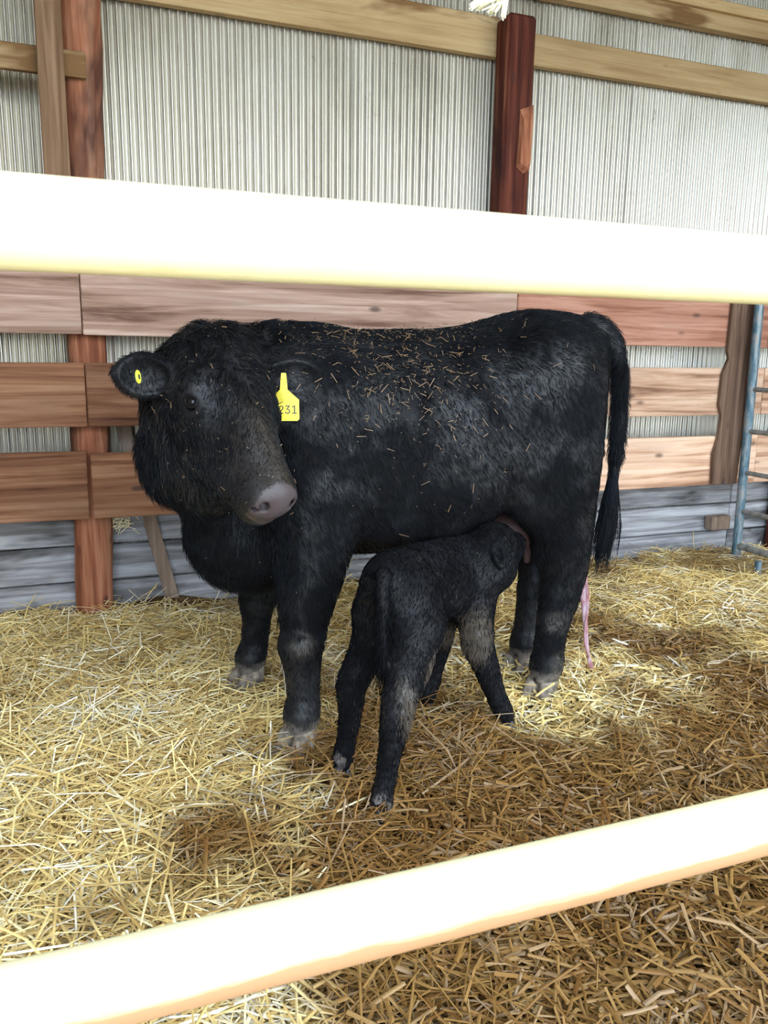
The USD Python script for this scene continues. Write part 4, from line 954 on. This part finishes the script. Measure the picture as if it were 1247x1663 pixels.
# chaff caught in the cow's coat
def flecks(mesh, sel, n, seed, l0, l1, lift):
    r = np.random.default_rng(seed); c = mesh.triangles_center; w = mesh.area_faces * sel(c, mesh.face_normals)
    f = r.choice(len(w), n, p=w / w.sum()); out = []
    for i in f:
        N = mesh.face_normals[i]; d = unit(np.cross(N, r.normal(0, 1, 3)) + N * 0.25 * r.normal()); s = unit(np.cross(N, d))
        L = l0 + (l1 - l0) * r.random() ** 4.5; wd = 0.0009 + 0.0013 * r.random() + 0.035 * L
        p = c[i] + N * (lift * (0.5 + r.random()))
        P = np.array([p + d * a * L / 2 + s * b * wd / 2 * (1 if a < 0 else 0.7) + N * e * wd * 0.25 for a in (-1, 1) for b in (-1, 1) for e in (-1, 1)])
        out.append(trimesh.convex.convex_hull(P))
    return join(*out)
mat('chaff', {'g': ('geometry', {}), 'r': ('rgb_ramp', {'ramp': [(0.0, (0.16, 0.095, 0.045)), (0.4, (0.42, 0.31, 0.16)), (0.8, (0.62, 0.50, 0.30)), (1.0, (0.92, 0.85, 0.66))]}), 'p': ('principled_bsdf', {'roughness': 0.6})},
    [('g.random_per_island', 'r.fac'), ('r.color', 'p.base_color')])
def on_back(c, n):
    g = np.exp(-((c[:, 0] - 0.98) / 0.26) ** 2 - np.clip((1.24 - c[:, 2]) / 0.16, 0, None) ** 2) + 0.10 * np.exp(-((c[:, 0] - 1.1) / 0.25) ** 2 - ((c[:, 2] - 1.0) / 0.2) ** 2)
    return g * (c[:, 1] < 2.62) * (c[:, 0] > 0.55) * (n @ CAMDIR > 0.05)
m = join(flecks(cow_mesh, on_back, 900, 3, 0.004, 0.036, 0.015),
         flecks(cow_mesh, lambda c, n: in_head(c) * (n @ CAMDIR > 0.2) * (1 - muzzle_mask(c)), 70, 4, 0.004, 0.018, 0.016),
         flecks(cow_mesh, lambda c, n: (c[:, 0] < 0.62) * (c[:, 2] > 0.55) * (n @ CAMDIR > 0.2) * 1.0, 50, 5, 0.004, 0.016, 0.022))
tag(obj('straw_chaff', m, 'chaff'), "bits of straw and chaff caught in the cow's coat", 'chaff', None, 'stuff')

# single straws that catch the eye
plain('straw_pale', (0.80, 0.70, 0.42), 0.45)
def single(a, b, wd, sag, label):
    a, b = np.array(a, float), np.array(b, float)
    ts = np.linspace(0, 1, 9); p = a + (b - a) * ts[:, None]; p[:, 2] += sag * np.sin(ts * np.pi)
    s = thing('straw_stalk', label, 'straw', a)
    obj('stem', tube(p, wd / 2 * np.linspace(1.1, 0.8, 9), 7), 'straw_pale', s, smooth=True)
single(at_z(492, 1352, 0.03), at_z(602, 1292, 0.035), 0.006, 0.008, "long pale straw lying towards the calf's nearest hind hoof")
single(at_y(498, 1448, 1.62), at_y(530, 1408, 1.66), 0.006, 0.0, 'short pale straw standing up just above the lower gate pipe')
single(at_z(566, 928, 0.02), at_y(572, 904, 3.35), 0.006, 0.0, "pale upright straw seen in the gap behind the cow's near foreleg")

# a tuft of straw caught behind the lowest plank
tf = thing('straw_tuft', 'small tuft of straw caught under the lowest plank beside the left post', 'straw', at_y(200, 850, 3.9)); r = np.random.default_rng(9); ms = []
for i in range(34):
    c = at_y(198 + 14 * r.normal(), 846 + 7 * r.normal(), 3.86 + 0.03 * r.random()); d = unit(r.normal(0, 1, 3) * [1, 0.3, 1]) * (0.02 + 0.03 * r.random())
    ms.append(tube([c - d, c + 0.004 * r.normal(0, 1, 3), c + d], 0.0016, 5))
obj('straw_stems', join(*ms), 'straw_pale', tf, kind='stuff')

# frayed twine hanging from the roof near the viewer
tw = thing('baling_twine', 'frayed pale twine hanging in from the top edge beside the dark red post', 'twine', at_y(815, 0, 0.80)); r = np.random.default_rng(19); ms = []
top = at_y(835, -60, 0.80); ms.append(tube([np.array([top[0] + 0.10, 0.80, roof_z(0.8) - 0.012]), np.array([top[0] + 0.06, 0.80, 2.2]), top + np.array([0.02, 0, 0.06]), at_y(815, -6, 0.80)], 0.004, 8))
for i in range(46):
    a = at_y(822 + 6 * r.normal(), -8, 0.80 + 0.004 * r.normal()); k = r.random()
    if k < 0.55: e = at_y(762 + 22 * r.random(), 10 + 9 * r.normal() * 0.6, 0.80 + 0.01 * r.normal())
    elif k < 0.8: e = at_y(817 + 3 * r.normal(), 20 + 14 * r.random(), 0.80 + 0.006 * r.normal())
    else: e = at_y(800 + 6 * r.normal(), 18 + 9 * r.random(), 0.80 + 0.006 * r.normal())
    mid = (a + e) / 2 + np.array([0, 0, 0.004 * r.normal() + 0.004])
    ms.append(tube([a, mid, e], [0.0011, 0.0011, 0.0007], 5))
plain('twine', (0.80, 0.74, 0.50), 0.6)
obj('twine_strands', join(*ms), 'twine', tw, kind='stuff')
